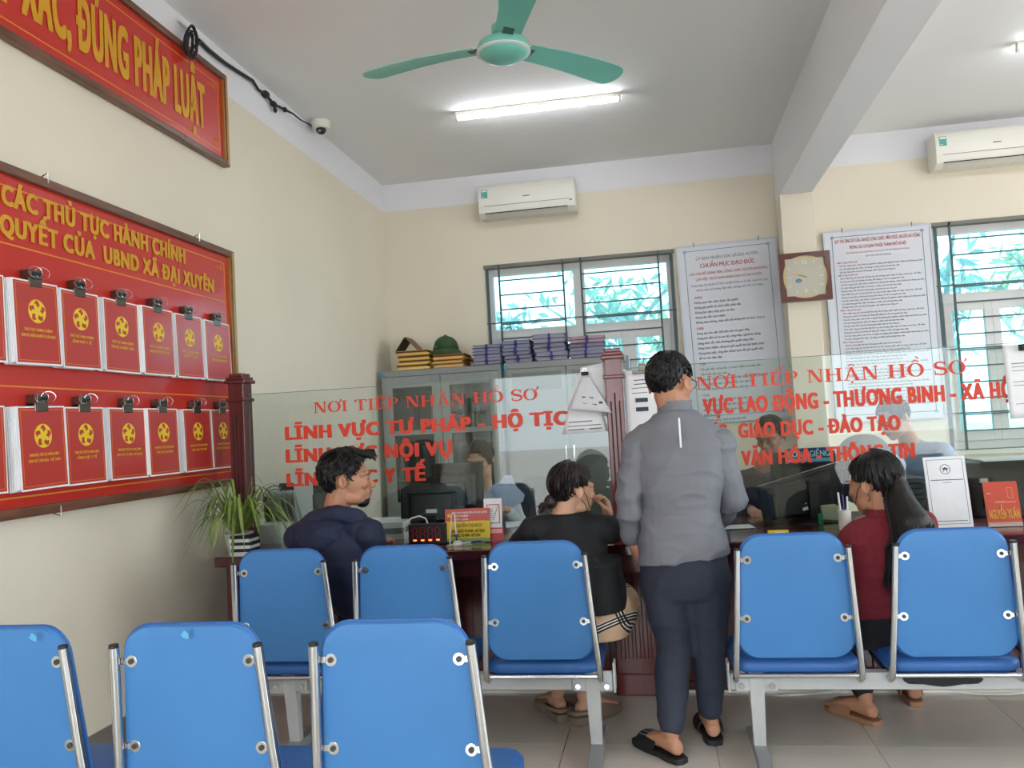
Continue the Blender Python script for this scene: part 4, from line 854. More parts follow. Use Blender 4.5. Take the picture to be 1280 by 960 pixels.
def stack(px0, px1, py, Y, n, h, lab, grp, m, dark=None, dep=.21, name='paper_stack', cat='paper stack', z0=ZT):
    z = z0
    for k in range(n):
        x0, x1 = P(px0, py, Y=Y).x, P(px1, py, Y=Y).x; o = rnd.uniform(-.006, .006)
        q = MB()
        for j in range(3): q.b2((x0+o+rnd.uniform(-.002, .002), Y+o, z+h*j/3), (x1+o, Y+dep, z+h*(j+1)/3-.0006))
        oo = q.build(name, dark if dark and k % 2 else m); tag(oo, lab+(', bottom' if k == 0 else ', top' if k == n-1 else ', %s from the bottom' % ['second', 'third', 'fourth', 'fifth'][k-1]), cat, grp); z += h
    return z
stack(288, 313, 700, 3.84, 6, .016, 'booklet in the black and white pile beside the plant pot', 'booklets beside the plant', PAPER, BLACKM, dep=.1, name='booklet', cat='booklet')
stack(318, 352, 690, 4.24, 2, .05, 'ream of white paper behind the left screen end', 'paper reams at the left end', PAPER)
zz = stack(440, 505, 690, 4.24, 3, .03, 'tray of white papers left of the monitors', 'paper trays left of the monitors', PAPER, mat('tray_grey', '#8C9298', .5), dep=.28)
def wire_rack():
    c = P(345, 640, Y=4.5); t = thing('desk_fan', 'small dark desk fan behind the plant and the left glass screen', 'fan', (c.x, c.y, ZT))
    for k, (dx, dz) in enumerate(((0, 0),)):
        for r_ in (.03, .055, .075): MB().tube([V((c.x+r_*cos(a), c.y, ZT+.22+r_*sin(a))) for a in [2*pi*i/20 for i in range(21)]], .003, 6).build('guard_ring', DARKG, t)
        for i in range(12): a = 2*pi*i/12; MB().cyl((c.x+.015*cos(a), c.y-.004, ZT+.22+.015*sin(a)), (c.x+.075*cos(a), c.y-.004, ZT+.22+.075*sin(a)), .0014, n=4).build('guard_spoke', STEELW, t)
    MB().sphere((c.x, c.y+.02, ZT+.22), .025).build('motor', BLACKP, t); MB().cyl((c.x, c.y+.03, ZT+.01), (c.x, c.y+.03, ZT+.2), .01).build('stand', BLACKP, t); MB().cyl((c.x, c.y+.02, ZT), (c.x, c.y+.02, ZT+.012), .06, n=20).build('base', BLACKP, t)
wire_rack()
def file_rack():
    x0, x1 = P(352, 640, Y=4.45).x, P(398, 640, Y=4.45).x
    t = thing('magazine_rack', 'dark document rack holding slanted white papers behind the seated man', 'rack', ((x0+x1)/2, 4.5, ZT))
    MB().b2((x0-.08, 4.40, ZT), (x1, 4.62, ZT+.02)).b2((x0-.08, 4.60, ZT), (x1, 4.62, ZT+.30)).b2((x0-.08, 4.40, ZT), (x0-.07, 4.62, ZT+.24)).b2((x1-.01, 4.40, ZT), (x1, 4.62, ZT+.24)).build('rack_body', DARKG, t)
    for i in range(6): q = MB().box((0, 0, 0), (.004, .19, .23), Matrix.Translation((x0-.04+i*.032, 4.5, ZT+.15)) @ Matrix.Rotation(R(-14), 4, 'Y')).build('divider', STEELW, t)
    q = MB().b2((x1-.13, 4.43, ZT+.03), (x1-.02, 4.435, ZT+.35)).build('form_sheet', PAPER); tag(q, 'white form standing in the rack behind the seated man', 'paper')
file_rack()
def monitor(pq, Y, lab, yawd=0, stand=True, name='computer_monitor'):
    """pq = (px left, px right, py top, py bottom) of the casing seen from behind"""
    a, b_ = P(pq[0], pq[2], Y=Y), P(pq[1], pq[3], Y=Y); c = (a+b_)/2; w_, h = (b_.x-a.x), (a.z-b_.z)
    t = thing(name, lab, 'monitor', (c.x, Y, ZT), 'computer monitors on the counter')
    M = Matrix.Translation(c) @ Matrix.Rotation(R(yawd), 4, 'Z') @ Matrix.Rotation(R(-6), 4, 'X')
    MB().b2((-w_/2, 0, -h/2), (w_/2, .025, h/2), M).build('casing', BLACKP, t, bevel=.008)
    b = MB(); b.loft([[M @ V((x*s, y, z*s-.01)) for x, z in ((-w_*.38, -h*.36), (w_*.38, -h*.36), (w_*.38, h*.34), (-w_*.38, h*.34))] for s, y in ((1, .002), (.86, -.03), (.8, -.033))]); b.build('rear_bulge', BLACKP, t, bevel=.006)
    MB().b2((-w_*.46, .025, -h*.44), (w_*.46, .028, h*.45), M).build('screen', mat('screen_on', '#3E6FA0', .3, emit=.5), t)
    MB().b2((-.03, -.036, -.04), (.03, -.034, -.02), M).build('rating_label', PAPER, t)
    for sx in (-.05, .05):
        for sz in (-.05, .05): MB().cyl(M @ V((sx, -.036, sz)), M @ V((sx, -.03, sz)), .004, n=8).build('vesa_screw', DARKG, t)
    if stand:
        MB().b2((c.x-.03, Y-.05, ZT+.01), (c.x+.03, Y-.02, c.z-.05)).build('neck', BLACKP, t, bevel=.004)
        MB().lathe([(.12, 0), (.12, .006), (.03, .016), (.001, .016)], Matrix.Translation((c.x, Y, ZT)) @ Matrix.Scale(.8, 4, (0, 1, 0)), 24).build('foot', BLACKP, t, smooth=40)
    return t, M, w_, h
monitor((500, 582, 606, 658), 4.42, 'wide black monitor seen from behind, beyond the queue display', 4)
monitor((537, 606, 580, 640), 4.58, 'black monitor seen from behind, second from the left, partly hiding the staff woman', -4)
t, M, w_, h = monitor((962, 1052, 566, 640), 4.95, 'black monitor with a blue banner on its rim, behind the tilted one', 2)
Y_ = 4.93; b = MB(); a, c = P(981, 561, Y=Y_), P(1038, 577, Y=Y_)
o = MB().b2((a.x, Y_-.03, c.z), (c.x, Y_-.024, a.z)).build('banner_strip', mat('banner_blue', '#12407A', .4), t)
Mb_ = frame((a.x, Y_-.0305, c.z), (1, 0, 0), (0, 0, 1)); W_ = c.x-a.x; H_ = a.z-c.z
b = MB(); text(b, 'ĐÔNG GIẾNG', Mb_ @ Matrix.Translation((W_*.5, H_*.42, 0)), W_*.94, H_*.38, .02, 'c'); b.build('banner_lettering', mat('banner_pale', '#BFE4F2', .5), o)
b = MB(); rect(b, Mb_, 0, H_*.08, W_, H_*.30); b.build('banner_band', mat('banner_cyan', '#5FC3D8', .5), o)
def big_monitor():
    Y = 4.42; p = [P(948, 608, Y=Y-.08), P(1064, 572, Y=Y+.12), P(1060, 645, Y=Y+.12), P(958, 655, Y=Y-.08)]
    t = thing('computer_monitor', 'large tilted black monitor seen from behind beside the woman in red', 'monitor', (P(1010, 650, Y=Y).x, Y, ZT), 'computer monitors on the counter')
    n = (p[1]-p[0]).cross(p[3]-p[0]).normalized(); n = n if n.y > 0 else -n
    b = MB(); b.loft([[q+n*.0 for q in p], [q+n*.03 for q in p]]); b.build('casing', BLACKP, t, bevel=.006)
    c = sum(p, V())/4; b = MB(); b.loft([[c+(q-c)*.86 for q in p], [c+(q-c)*.74-n*.03 for q in p], [c+(q-c)*.7-n*.033 for q in p]]); b.build('rear_bulge', BLACKP, t, bevel=.005)
    b = MB(); e = [p[0]-n*.003, p[1]-n*.003]; b.tube(e, .003, 6); b.build('chrome_trim', CHROME, t)
    x = (p[1]-p[0]).normalized(); y = n.cross(x); y = y if y.z > 0 else -y
    M = frame(c-n*.034, x, y)
    MB().b2((-.10, -.03, 0), (-.03, -.01, .001), M).b2((-.06, -.06, 0), (-.03, -.045, .001), M).build('rating_label', PAPER, t)
    for sx in (.0, .1):
        for sy in (-.03, .06): MB().cyl(M @ V((sx, sy, 0)), M @ V((sx, sy, .004)), .004, n=8).build('vesa_screw', DARKG, t)
    xx = P(1018, 640, Y=Y).x; MB().b2((xx-.025, Y-.03, ZT+.01), (xx+.025, Y+.0, ZT+.2)).build('neck', BLACKP, t, bevel=.004)
    MB().lathe([(.15, 0), (.15, .006), (.03, .018), (.001, .018)], Matrix.Translation((xx, Y, ZT)) @ Matrix.Scale(.75, 4, (0, 1, 0)), 24).build('foot', BLACKP, t, smooth=40)
big_monitor()
def queue_display():
    a, b_ = P(510, 656, Y=4.02), P(558, 684, Y=4.02); t = thing('queue_display', 'black queue display box showing four red seven-segment digits', 'display', ((a.x+b_.x)/2, 4.03, ZT))
    x0, x1, z0, z1 = a.x, b_.x, ZT+.002, a.z
    MB().b2((x0, 4.02, z0), (x1, 4.07, z1)).build('casing', BLACKP, t, bevel=.003)
    M = frame((x0, 4.0195, z0), (1, 0, 0), (0, 0, 1)); w = x1-x0; h = z1-z0
    on = MB(); off = MB(); mid = MB()
    for i in range(4):
        cx = w*(.14+.205*i+.03); dw = w*.062; y0, y1 = h*.2, h*.82; ym = (y0+y1)/2; T = .0028
        rect(on, M, cx-dw+.004, y0-T*1.1, cx+dw-.004, y0+T*1.1)
        for ya, yb in ((y0, ym), (ym, y1)):
            for s in (-1, 1): rect(off, M, cx+s*dw-T*.6, ya+.005, cx+s*dw+T*.6, yb-.003)
        rect(off, M, cx-dw+.004, ym-T*.6, cx+dw-.004, ym+T*.6); rect(off, M, cx-dw+.004, y1-T*.6, cx+dw-.004, y1+T*.6)
    on.build('lit_segments', mat('led_on', '#FF3A1C', .4, emit=6), t); off.build('dim_segments', mat('led_dim', '#7E1812', .4, emit=.12), t)
    b = MB(); c = P(504, 672, Y=4.06); b.tube([V((x0+.005, 4.05, ZT+.03))+V((-.02, 0, -.01)), P(505, 668, Y=4.05), P(507, 656, Y=4.05), P(514, 648, Y=4.06), P(524, 645, Y=4.07), P(532, 648, Y=4.07), P(535, 655, Y=4.07)], .004, 8)
    tag(b.build('cable_loop', WPL, smooth=True), 'white cable looping over the queue display', 'cable')
queue_display()
def nameplate(px0, px1, py0, Y, lab, top, bot, txt_t, txt_b, tilt=8):
    a, b_ = P(px0, py0, Y=Y), P(px1, py0, Y=Y); w = b_.x-a.x; h = a.z-ZT
    t = thing('name_plate', lab, 'name plate', (a.x+w/2, Y, ZT)); M = frame((a.x, Y-.02, ZT+.006), (1, 0, 0), (0, sin(R(tilt)), cos(R(tilt))))
    MB().b2((0, 0, -.003), (w, h, 0), M).build('plate', bot, t)
    return t, M, w, h
t, M, w_, h = nameplate(556, 612, 638, 4.06, 'red and yellow official name plate in the middle of the left counter', 0, YEL, 0, 0)
rb = MB(); rect(rb, M, 0, h*.62, w_, h, 0, .0008); rb.build('red_band', mat('plate_red', '#C44A3A', .4), t)
gb = MB(); rect(gb, M, 0, 0, w_, h*.10, 0, .0008); gb.build('green_band', mat('plate_green', '#6FA064', .4), t)
em = MB(); em.prism(star(.014), .0008, .0014, M @ Matrix.Translation((w_*.09, h*.80, 0))); em.build('emblem', YEL, t)
b = MB(); text(b, 'ỦY BAN NHÂN DÂN XÃ ĐẠI XUYÊN', M @ Matrix.Translation((w_*.22, h*.85, .001)), w_*.72, h*.06, .02); text(b, 'BỘ PHẬN', M @ Matrix.Translation((w_*.22, h*.75, .001)), w_*.3, h*.06, .02); text(b, 'MỘT CỬA', M @ Matrix.Translation((w_*.22, h*.65, .001)), w_*.3, h*.05, .02); b.build('white_lettering', PAPER, t)
b = MB(); text(b, 'NGUYỄN THỊ NGỌC', M @ Matrix.Translation((w_*.22, h*.44, .001)), w_*.62, h*.10, .01); text(b, 'CÔNG CHỨC TƯ PHÁP - HỘ TỊCH', M @ Matrix.Translation((w_*.12, h*.28, .001)), w_*.76, h*.08, .03); text(b, 'LĨNH VỰC: TƯ PHÁP - HỘ TỊCH', M @ Matrix.Translation((w_*.12, h*.15, .001)), w_*.66, h*.08, .03); b.build('black_lettering', BLACKM, t)
t, M, w_, h = nameplate(1229, 1272, 604, 4.02, 'orange-red name plate with yellow lettering at the right of the counter', 0, mat('plate_orange', '#C4432A', .3), 0, 0, 10)
b = MB(); text(b, 'NGUYỄN XUÂN', M @ Matrix.Translation((w_*.07, h*.16, .001)), w_*.88, h*.20, .03); b.build('yellow_lettering', mat('plate_yellow', '#E8A63C', .4), t)
b = MB(); outline(b, M, w_*.68, h*.62, w_*.84, h*.86, .002); rect(b, M, w_*.08, h*.72, w_*.2, h*.75); rect(b, M, w_*.3, h*.52, w_*.6, h*.55); rect(b, M, w_*.62, h*.52, w_*.9, h*.54); b.build('small_print', mat('plate_pale', '#E0906E', .4), t)
b = MB(); rect(b, M, 0, -.004, w_, .014, .0005, .0015); b.build('clear_foot', mat('acrylic', '#B9A59C', .2), t)
# ticket card stand
a, b_ = P(604, 624, Y=4.09), P(629, 672, Y=4.09); w_ = b_.x-a.x; M = frame((a.x, 4.08, ZT+.002), (1, 0, 0), (0, .1, 1)); h = a.z-ZT
t = thing('card_stand', 'white and red printed card in a stand beside the yellow name plate', 'card', (a.x+w_/2, 4.08, ZT))
MB().b2((0, 0, 0), (w_, h, .004), M).build('card', PAPER, t); b = MB(); rect(b, M, .003, .0, w_+.004, h*.30, .004, .006); b.build('red_base', mat('card_red', '#C3282E', .4), t)
b = MB(); rect(b, M, .004, h*.17, w_, h*.27, .006, .0065); b.build('pale_band', mat('card_pink', '#E2A0A0', .4), t)
b = MB(); outline(b, M, w_*.15, h*.40, w_*.88, h*.86, .004, .004, .005); b.build('red_border', mat('card_red', '#C3282E', .4), t)
b = MB(); 
for i in range(5): rect(b, M, w_*.3, h*(.74-.05*i), w_*(.5+.05*(i % 3)), h*(.75-.05*i), .004, .005)
b.tube([M @ V((w_*.5, h*.48, .006)), M @ V((w_*.8, h*.82, .006))], .0012, 5); b.build('print', INK, t)
# pen holder
c = P(572, 676, Y=3.95); c.z = ZT; t = thing('pen_stand', 'white counter pen stand with a coiled cord and two pens', 'pen stand', c)
MB().lathe([(.026, 0), (.028, .008), (.02, .018), (.012, .024), (.001, .025)], Matrix.Translation(c), 20).build('base', WPL, t, smooth=50)
MB().cyl(c+V((-.004, 0, .02)), c+V((-.012, .01, .15)), .0035).build('pen', WPL, t, smooth=True); MB().cyl(c+V((-.004, 0, .022)), c+V((-.006, .003, .055)), .0045).build('pen_grip', mat('navy_plastic', '#232C5C', .4), t, smooth=True)
MB().cyl(c+V((.02, -.01, .012)), c+V((.105, -.015, .018)), .004).build('pen', WPL, t, smooth=True); MB().cyl(c+V((.07, -.013, .016)), c+V((.12, -.016, .02)), .0046).build('pen_grip', MC['navy_plastic'], t, smooth=True)
b = MB(); b.tube([c+V((-.02, -.01, .006)), c+V((-.035, -.012, .01)), c+V((-.036, .0, .05)), c+V((-.03, .01, .10)), c+V((-.026, .012, .15)), c+V((-.018, .012, .16)), c+V((-.012, .01, .15))], .003, 6); b.tube([c+V((-.02, -.03, .004)), c+V((-.05, -.02, .004)), c+V((-.03, .01, .004)), c+V((.02, .015, .004)), c+V((.07, -.0, .004))], .0025, 6); b.build('cord', WPL, t, smooth=True)
sheet_t = lambda p, lab, ang=0, sz=(.21, .297), z=.001: tag(MB().b2((-sz[0]/2, -sz[1]/2, 0), (sz[0]/2, sz[1]/2, .002), Matrix.Translation((p.x, p.y, ZT+z)) @ Matrix.Rotation(ang, 4, 'Z')).build('paper_sheet', PAPER), lab, 'paper')
sheet_t(P(655, 655, Z=ZT), 'white sheet lying on the counter in front of the staff woman', .2)
sheet_t(P(480, 672, Z=ZT), 'white sheet lying beside the queue display', -.3, (.15, .2))
# ------------------------------------------------------------ things on the counter, right
a = P(1156, 573, Y=4.0); b_ = P(1219, 655, Y=4.0); w_ = b_.x-a.x-.012; h = a.z-b_.z
M = frame((P(1164, 655, Y=4.0).x, 4.0, ZT+.004), (1, 0, 0), (-.02, .10, 1)); h = a.z-ZT
t = thing('notice_card', 'white upright card with a round dark emblem, right of the woman in red', 'card', (a.x+w_/2, 4.0, ZT))
MB().b2((0, 0, 0), (w_, h, .004), M).build('card', PAPER, t); b = MB(); outline(b, M, w_*.07, h*.05, w_*.93, h*.96, .0016, .004, .0046); 
for q in range(24): pass
b2c = MB(); Mr = M @ Matrix.Translation((w_*.5, h*.82, .004))
for p in ring(0, 0, .022, .022, .0195, .0195, 24): b2c.prism(p, 0, .0006, Mr)
b2c.prism([(-.014, .002), (0, .009), (.014, .002), (.012, 0), (-.012, 0)], 0, .0006, Mr); b2c.prism(R4(-.009, -.011, -.006, -.001), 0, .0006, Mr); b2c.prism(R4(.006, -.011, .009, -.001), 0, .0006, Mr); b2c.prism(R4(-.009, -.004, .009, -.001), 0, .0006, Mr); b2c.build('emblem', INK, t)
rect(b, M, w_*.12, h*.665, w_*.9, h*.675, .004, .0046); rect(b, M, w_*.15, h*.09, w_*.88, h*.098, .004, .0046); rect(b, M, w_*.4, h*.63, w_*.62, h*.636, .004, .0046); b.build('border_line', INK, t)
MB().b2((w_*.2, .0, -.05), (w_*.8, .01, 0), M).build('foot', WPL, t)
def printer():
    x0, x1 = P(1212, 620, Y=4.32).x, 2.1; t = thing('office_printer', 'black office printer with papers on its lid at the right edge', 'printer', ((x0+x1)/2, 4.5, ZT))
    z1 = P(1240, 578, Y=4.32).z
    b = MB(); b.loft([[V((x, y, z)) for y, z in ((4.30, ZT+.002), (4.72, ZT+.002), (4.72, z1), (4.40, z1), (4.30, z1-.10))] for x in (x0, x0+.02, x1)]); b.build('body', BLACKP, t, bevel=.008)
    MB().b2((x0+.05, 4.28, ZT+.05), (x1-.05, 4.33, ZT+.09)).build('tray', DARKG, t, bevel=.003)
    MB().b2((x0+.04, 4.285, ZT+.17), (x0+.075, 4.30, ZT+.19)).build('button', WPL, t)
    o = MB().b2((x0+.09, 4.36, z1+.002), (x1-.05, 4.62, z1+.008)).build('paper_sheet', PAPER); tag(o, 'white papers lying on the printer lid', 'paper')
printer()
def box_thing(name, lab, cat, p0, p1, m, bev=.003):
    return tag(MB().b2(p0, p1).build(name, m, bevel=bev), lab, cat)
c = P(974, 659, Y=3.93); box_thing('label_block', 'small yellow labelled block on the counter edge in front of the tilted monitor', 'block', (c.x-.05, 3.93, ZT), (c.x+.04, 3.95, ZT+.026), YEL)
o = MB().b2((c.x-.02, 3.929, ZT+.008), (c.x+.025, 3.9305, ZT+.018)).build('print', PAPER, None); o.parent = COL.objects['label_block']
c = P(1072, 655, Y=4.2); box_thing('glue_bottle', 'small green bottle by the foot of the tilted monitor', 'bottle', (P(1024, 660, Y=4.3).x, 4.3, ZT), (P(1030, 660, Y=4.3).x, 4.325, ZT+.05), mat('green_plastic', '#1E8C66', .4))
c = P(1056, 650, Y=4.08); c.z = ZT; t = thing('pen_cup', 'white cup of pens beside the face of the woman in red', 'pen cup', c)
MB().lathe([(.028, 0), (.03, .09), (.027, .09), (.025, .005), (.001, .005)], Matrix.Translation(c), 20).build('cup', WPL, t, smooth=50)
for i, (dx, cc) in enumerate(((-.012, '#E4E4EA'), (.0, '#2C3A78'), (.012, '#E4E4EA'))): MB().cyl(c+V((dx, 0, .01)), c+V((dx*1.6, .01, .17-.01*i)), .0045).build('pen', mat('pen_'+cc[1:], cc, .4), t, smooth=True)
stack(1028, 1050, 655, 4.36, 3, .026, 'box of slips under the tilted monitor', 'boxes of slips', mat('slip_cream', '#BDB99C', .7), dep=.12, name='slip_box', cat='box')
stack(1060, 1152, 610, 4.45, 8, .022, 'grey file lying in the pile behind the woman in red', 'files piled behind the woman in red', mat('file_grey', '#59626A', .6), mat('file_grey2', '#414A52', .6), dep=.26, name='document_file', cat='file') if False else None
z = ZT
for k in range(7):
    x0, x1 = P(1092, 620, Y=4.45).x, P(1158, 620, Y=4.45).x; h = .028
    o = MB().b2((x0+rnd.uniform(-.01, .01), 4.45, z), (x1, 4.7, z+h-.005)).build('document_file', mat('file_grey%d' % (k % 2), ['#4E5860', '#38424A'][k % 2], .5), bevel=.002)
    tag(o, 'dark grey file in the pile behind the ponytail, %s' % ('bottom' if k == 0 else 'top' if k == 6 else ['second', 'third', 'fourth', 'fifth', 'sixth'][k-1]+' from the bottom'), 'file', 'dark files piled behind the woman in red'); z += h
c = P(1235, 665, Y=4.0); box_thing('notebook', 'dark red notebook under the orange name plate', 'notebook', (c.x-.1, 4.0, ZT), (c.x+.12, 4.18, ZT+.018), mat('maroon', '#4C1A22', .5))
c = P(895, 660, Y=3.95); sheet_t(P(915, 660, Z=ZT), 'white papers on the counter by the standing man\'s right hand', .1, (.2, .14), .004)
box_thing('paper_tray', 'blue paper tray on the counter beyond the standing man', 'tray', (P(893, 650, Y=4.3).x, 4.3, ZT), (P(912, 650, Y=4.3).x, 4.45, ZT+.1), mat('tray_blue', '#26357A', .4))
# office chairs behind the glass
def office_chair(p, lab, w=.46, h=.5, col='#6E746E', yaw=0):
    x, y, z = p; t = thing('office_chair', lab, 'chair', (x, y, 0), 'grey office chairs behind the counter'); M = Matrix.Translation((x, y, 0)) @ Matrix.Rotation(yaw, 4, 'Z')
    m = mat('chair_'+col[1:], col, .8)
    b = MB(); poly = rrect(w/2*.9, w/2*.82, h, .17, 8); Mb = M @ frame((0, 0, z-h), (1, 0, 0), (0, .1, 1))
    b.loft([[Mb @ V((a*s, h/2+(c-h/2)*s, d)) for a, c in poly] for s, d in ((.96, .0), (1, .015), (1, .045), (.95, .06))]); b.build('backrest', m, t, smooth=60)
    b = MB(); b.loft([[M @ V((a*s, -.46+c*s, zz_)) for a, c in rrect(.24, .24, .44, .08)] for s, zz_ in ((.95, .44), (1, .46), (1, .50), (.95, .52))]); b.build('seat', m, t, smooth=60)
    MB().cyl(M @ V((0, -.22, .10)), M @ V((0, -.22, .45)), .03).build('column', BLACKP, t); MB().tube([M @ V((0, -.2, .43)), M @ V((0, .05, .45)), M @ V((0, .06, z-h+.15))], .02, 8).build('back_bar', BLACKP, t)
    for k in range(5):
        a = 2*pi*k/5; MB().tube([M @ V((0, -.22, .1)), M @ V((.28*cos(a), -.22+.28*sin(a), .06))], [.025, .015], 8).build('leg', BLACKP, t); MB().sphere(M @ V((.28*cos(a), -.22+.28*sin(a), .03)), .03).build('castor', BLACKP, t)
c = P(672, 596, Y=6.4); office_chair((c.x, 6.4, c.z), 'grey office chair beside the staff woman', .50, .5)  # chair added in place of a grey silhouette reflected in the glass
c = P(741, 568, Y=5.9); office_chair((c.x, 5.9, c.z), 'grey round-backed office chair left of the standing man, behind the glass', .42, .5, '#5E645E')  # also stands in for a reflected silhouette, not a chair behind the glass
c = P(1078, 543, Y=6.35); office_chair((c.x, 6.35, c.z), 'low grey office chair behind the right glass screen', .46, .5, '#7A7C7C')

office_chair((-1.02, 5.60, .93), 'black office chair under the staff woman in the white blouse', .44, .42, '#2A2C2E')
office_chair((P(950, 590, Y=5.32).x-.02, 5.70, .93), 'black office chair under the staff man in the brown shirt', .44, .42, '#2A2C2E')
office_chair((P(1138, 556, Y=5.32).x+.22, 5.78, .93), 'black office chair under the staff member in pale blue', .44, .42, '#2A2C2E')
# ------------------------------------------------------------ people
def sk(name, col, rough=.55, var=.08): return mat(name, col, rough, var=var, nscale=14, bump=.08, bscale=120)
SKIN = sk('skin_warm', '#B98468'); SKIN2 = sk('skin_fair', '#D2A286'); HAIR = mat('black_hair', '#121011', .42, bump=.6, bscale=150, spec=.4); HAIRB = mat('brown_hair', '#1E1413', .42, bump=.6, bscale=150)
LIP = mat('lip', '#A4605A', .5); EYEW = mat('eye_white', '#D9D4CE', .3); IRIS = mat('iris', '#1E1410', .2)
def solid(mb, name, m, parent, vox, it=3, disp=None, keep_name=None):
    me = bpy.data.meshes.new('raw'); me.from_pydata(mb.v, [], mb.f)
    bm = bmesh.new(); bm.from_mesh(me)
    # orient every shell outwards
    bmesh.ops.recalc_face_normals(bm, faces=bm.faces); bm.to_mesh(me); bm.free()
    o = bpy.data.objects.new('raw', me); COL.objects.link(o)
    r = o.modifiers.new('r', 'REMESH'); r.mode = 'VOXEL'; r.voxel_size = vox; r.adaptivity = 0
    s = o.modifiers.new('s', 'SMOOTH'); s.factor = .5; s.iterations = it
    dg = bpy.context.evaluated_depsgraph_get(); out = bpy.data.meshes.new_from_object(o.evaluated_get(dg))
    bpy.data.objects.remove(o)
    if disp:
        nrm = [v.normal.copy() for v in out.vertices]
        for v, n in zip(out.vertices, nrm): v.co += n*disp(v.co, n)
    out.materials.clear(); out.materials.append(m); out.name = name
    out.polygons.foreach_set('use_smooth', [True]*len(out.polygons)); out.update()
    return link(name, out, parent)
def cyc(c, rx, ry, ax, ay, n=24, p=2.3):
    out = []
    for i in range(n):
        a = 2*pi*i/n; cs, sn = cos(a), sin(a); k = (abs(cs)**p+abs(sn)**p)**(-1/p)
        out.append(c+ax*(rx*k*cs)+ay*(ry*k*sn))
    return out
def limb(mb, pts, rs, n=14):
    """tapered limb through the points, a ball at each joint"""
    P_, R_ = [], []
    for i in range(len(pts)-1):
        for k in range(4):
            u = k/4; P_.append(pts[i].lerp(pts[i+1], u)); R_.append(rs[i]*(1-u)+rs[i+1]*u)
    P_.append(pts[-1]); R_.append(rs[-1]); mb.tube(P_, R_, n)
    for p, r in zip(pts, rs): mb.sphere(p, r*.995, 14, 9)
def rotm(yaw=0, pitch=0, roll=0): return Matrix.Rotation(R(yaw), 4, 'Z') @ Matrix.Rotation(R(pitch), 4, 'X') @ Matrix.Rotation(R(roll), 4, 'Y')
def hand(mb, w, fdir, palm, side, curl=.5, s=1.0, spread=.1, fist=False):
    """w wrist; fdir fingers' direction; palm normal; side=+1 thumb on the +y side"""
    x = fdir.normalized(); z = (palm-x*palm.dot(x)).normalized(); y = z.cross(x)*side
    def L(a, b, c): return w+s*(x*a+y*b+z*c)
    mb.loft([cyc(L(a, b, 0), s*hw, s*ht, y, z, 14, 2.6) for a, b, hw, ht in ((-.01, 0, .026, .02), (.02, .0, .031, .019), (.05, .002, .040, .017), (.085, .0, .041, .015), (.095, 0, .036, .011))])
    for i, (b, ln, r) in enumerate(((.030, .070, .0088), (.0105, .079, .0092), (-.0095, .073, .0088), (-.029, .057, .0078))):
        p = L(.088, b, -.002); d = (x+y*(b*spread*8)).normalized(); a = curl*.55; pts = [L(.06, b*.95, -.001), p]; rr = [r*1.05, r]
        for k, q in enumerate((.45, .32, .25)):
            dd = d*cos(a)+z*sin(a); pts.append(pts[-1]+dd*ln*q*s); rr.append(r*(.97-.09*k)); a += curl
        mb.tube(pts, [q*s for q in rr], 10)
        for p_, q in zip(pts, rr): mb.sphere(p_, q*s*.99, 10, 7)
    pts = [L(.015, .022, .004), L(.045, .045, .012), L(.072, .056, .018+.01*curl), L(.094, .054-.012*curl, .026+.014*curl)]; rr = [.014, .0118, .0105, .0088]
    mb.tube(pts, [q*s for q in rr], 10)
    for p_, q in zip(pts, rr): mb.sphere(p_, q*s, 10, 7)
def foot(mb, heel, toe, s=1.0):
    """bare foot on the floor from heel to toe; returns ankle"""
    d = (toe-heel); d.z = 0; d.normalize(); y = V((-d.y, d.x, 0)); z = V((0, 0, 1)); h = V((heel.x, heel.y, heel.z))
    def L(a, b, c): return h+s*(d*a+y*b)+z*(c*s)
    mb.loft([cyc(L(a, 0, c), s*w, s*hh, y, z, 14, 2.2) for a, c, w, hh in ((-.0, .028, .018, .02), (.012, .032, .028, .028), (.05, .042, .030, .038), (.09, .042, .032, .034), (.14, .034, .038, .026), (.185, .024, .042, .018), (.215, .017, .040, .012))])
    for b, l in ((.030, .036), (.012, .034), (-.004, .030), (-.019, .024), (-.032, .016)):
        mb.sphere(L(.212+l*.45, b*.95, .013), (.011*s, .011*s, .010*s), 8, 6); mb.tube([L(.19, b*.9, .015), L(.212+l*.5, b*.95, .012)], [.012*s, .010*s], 8)
    return L(.045, 0, .085)
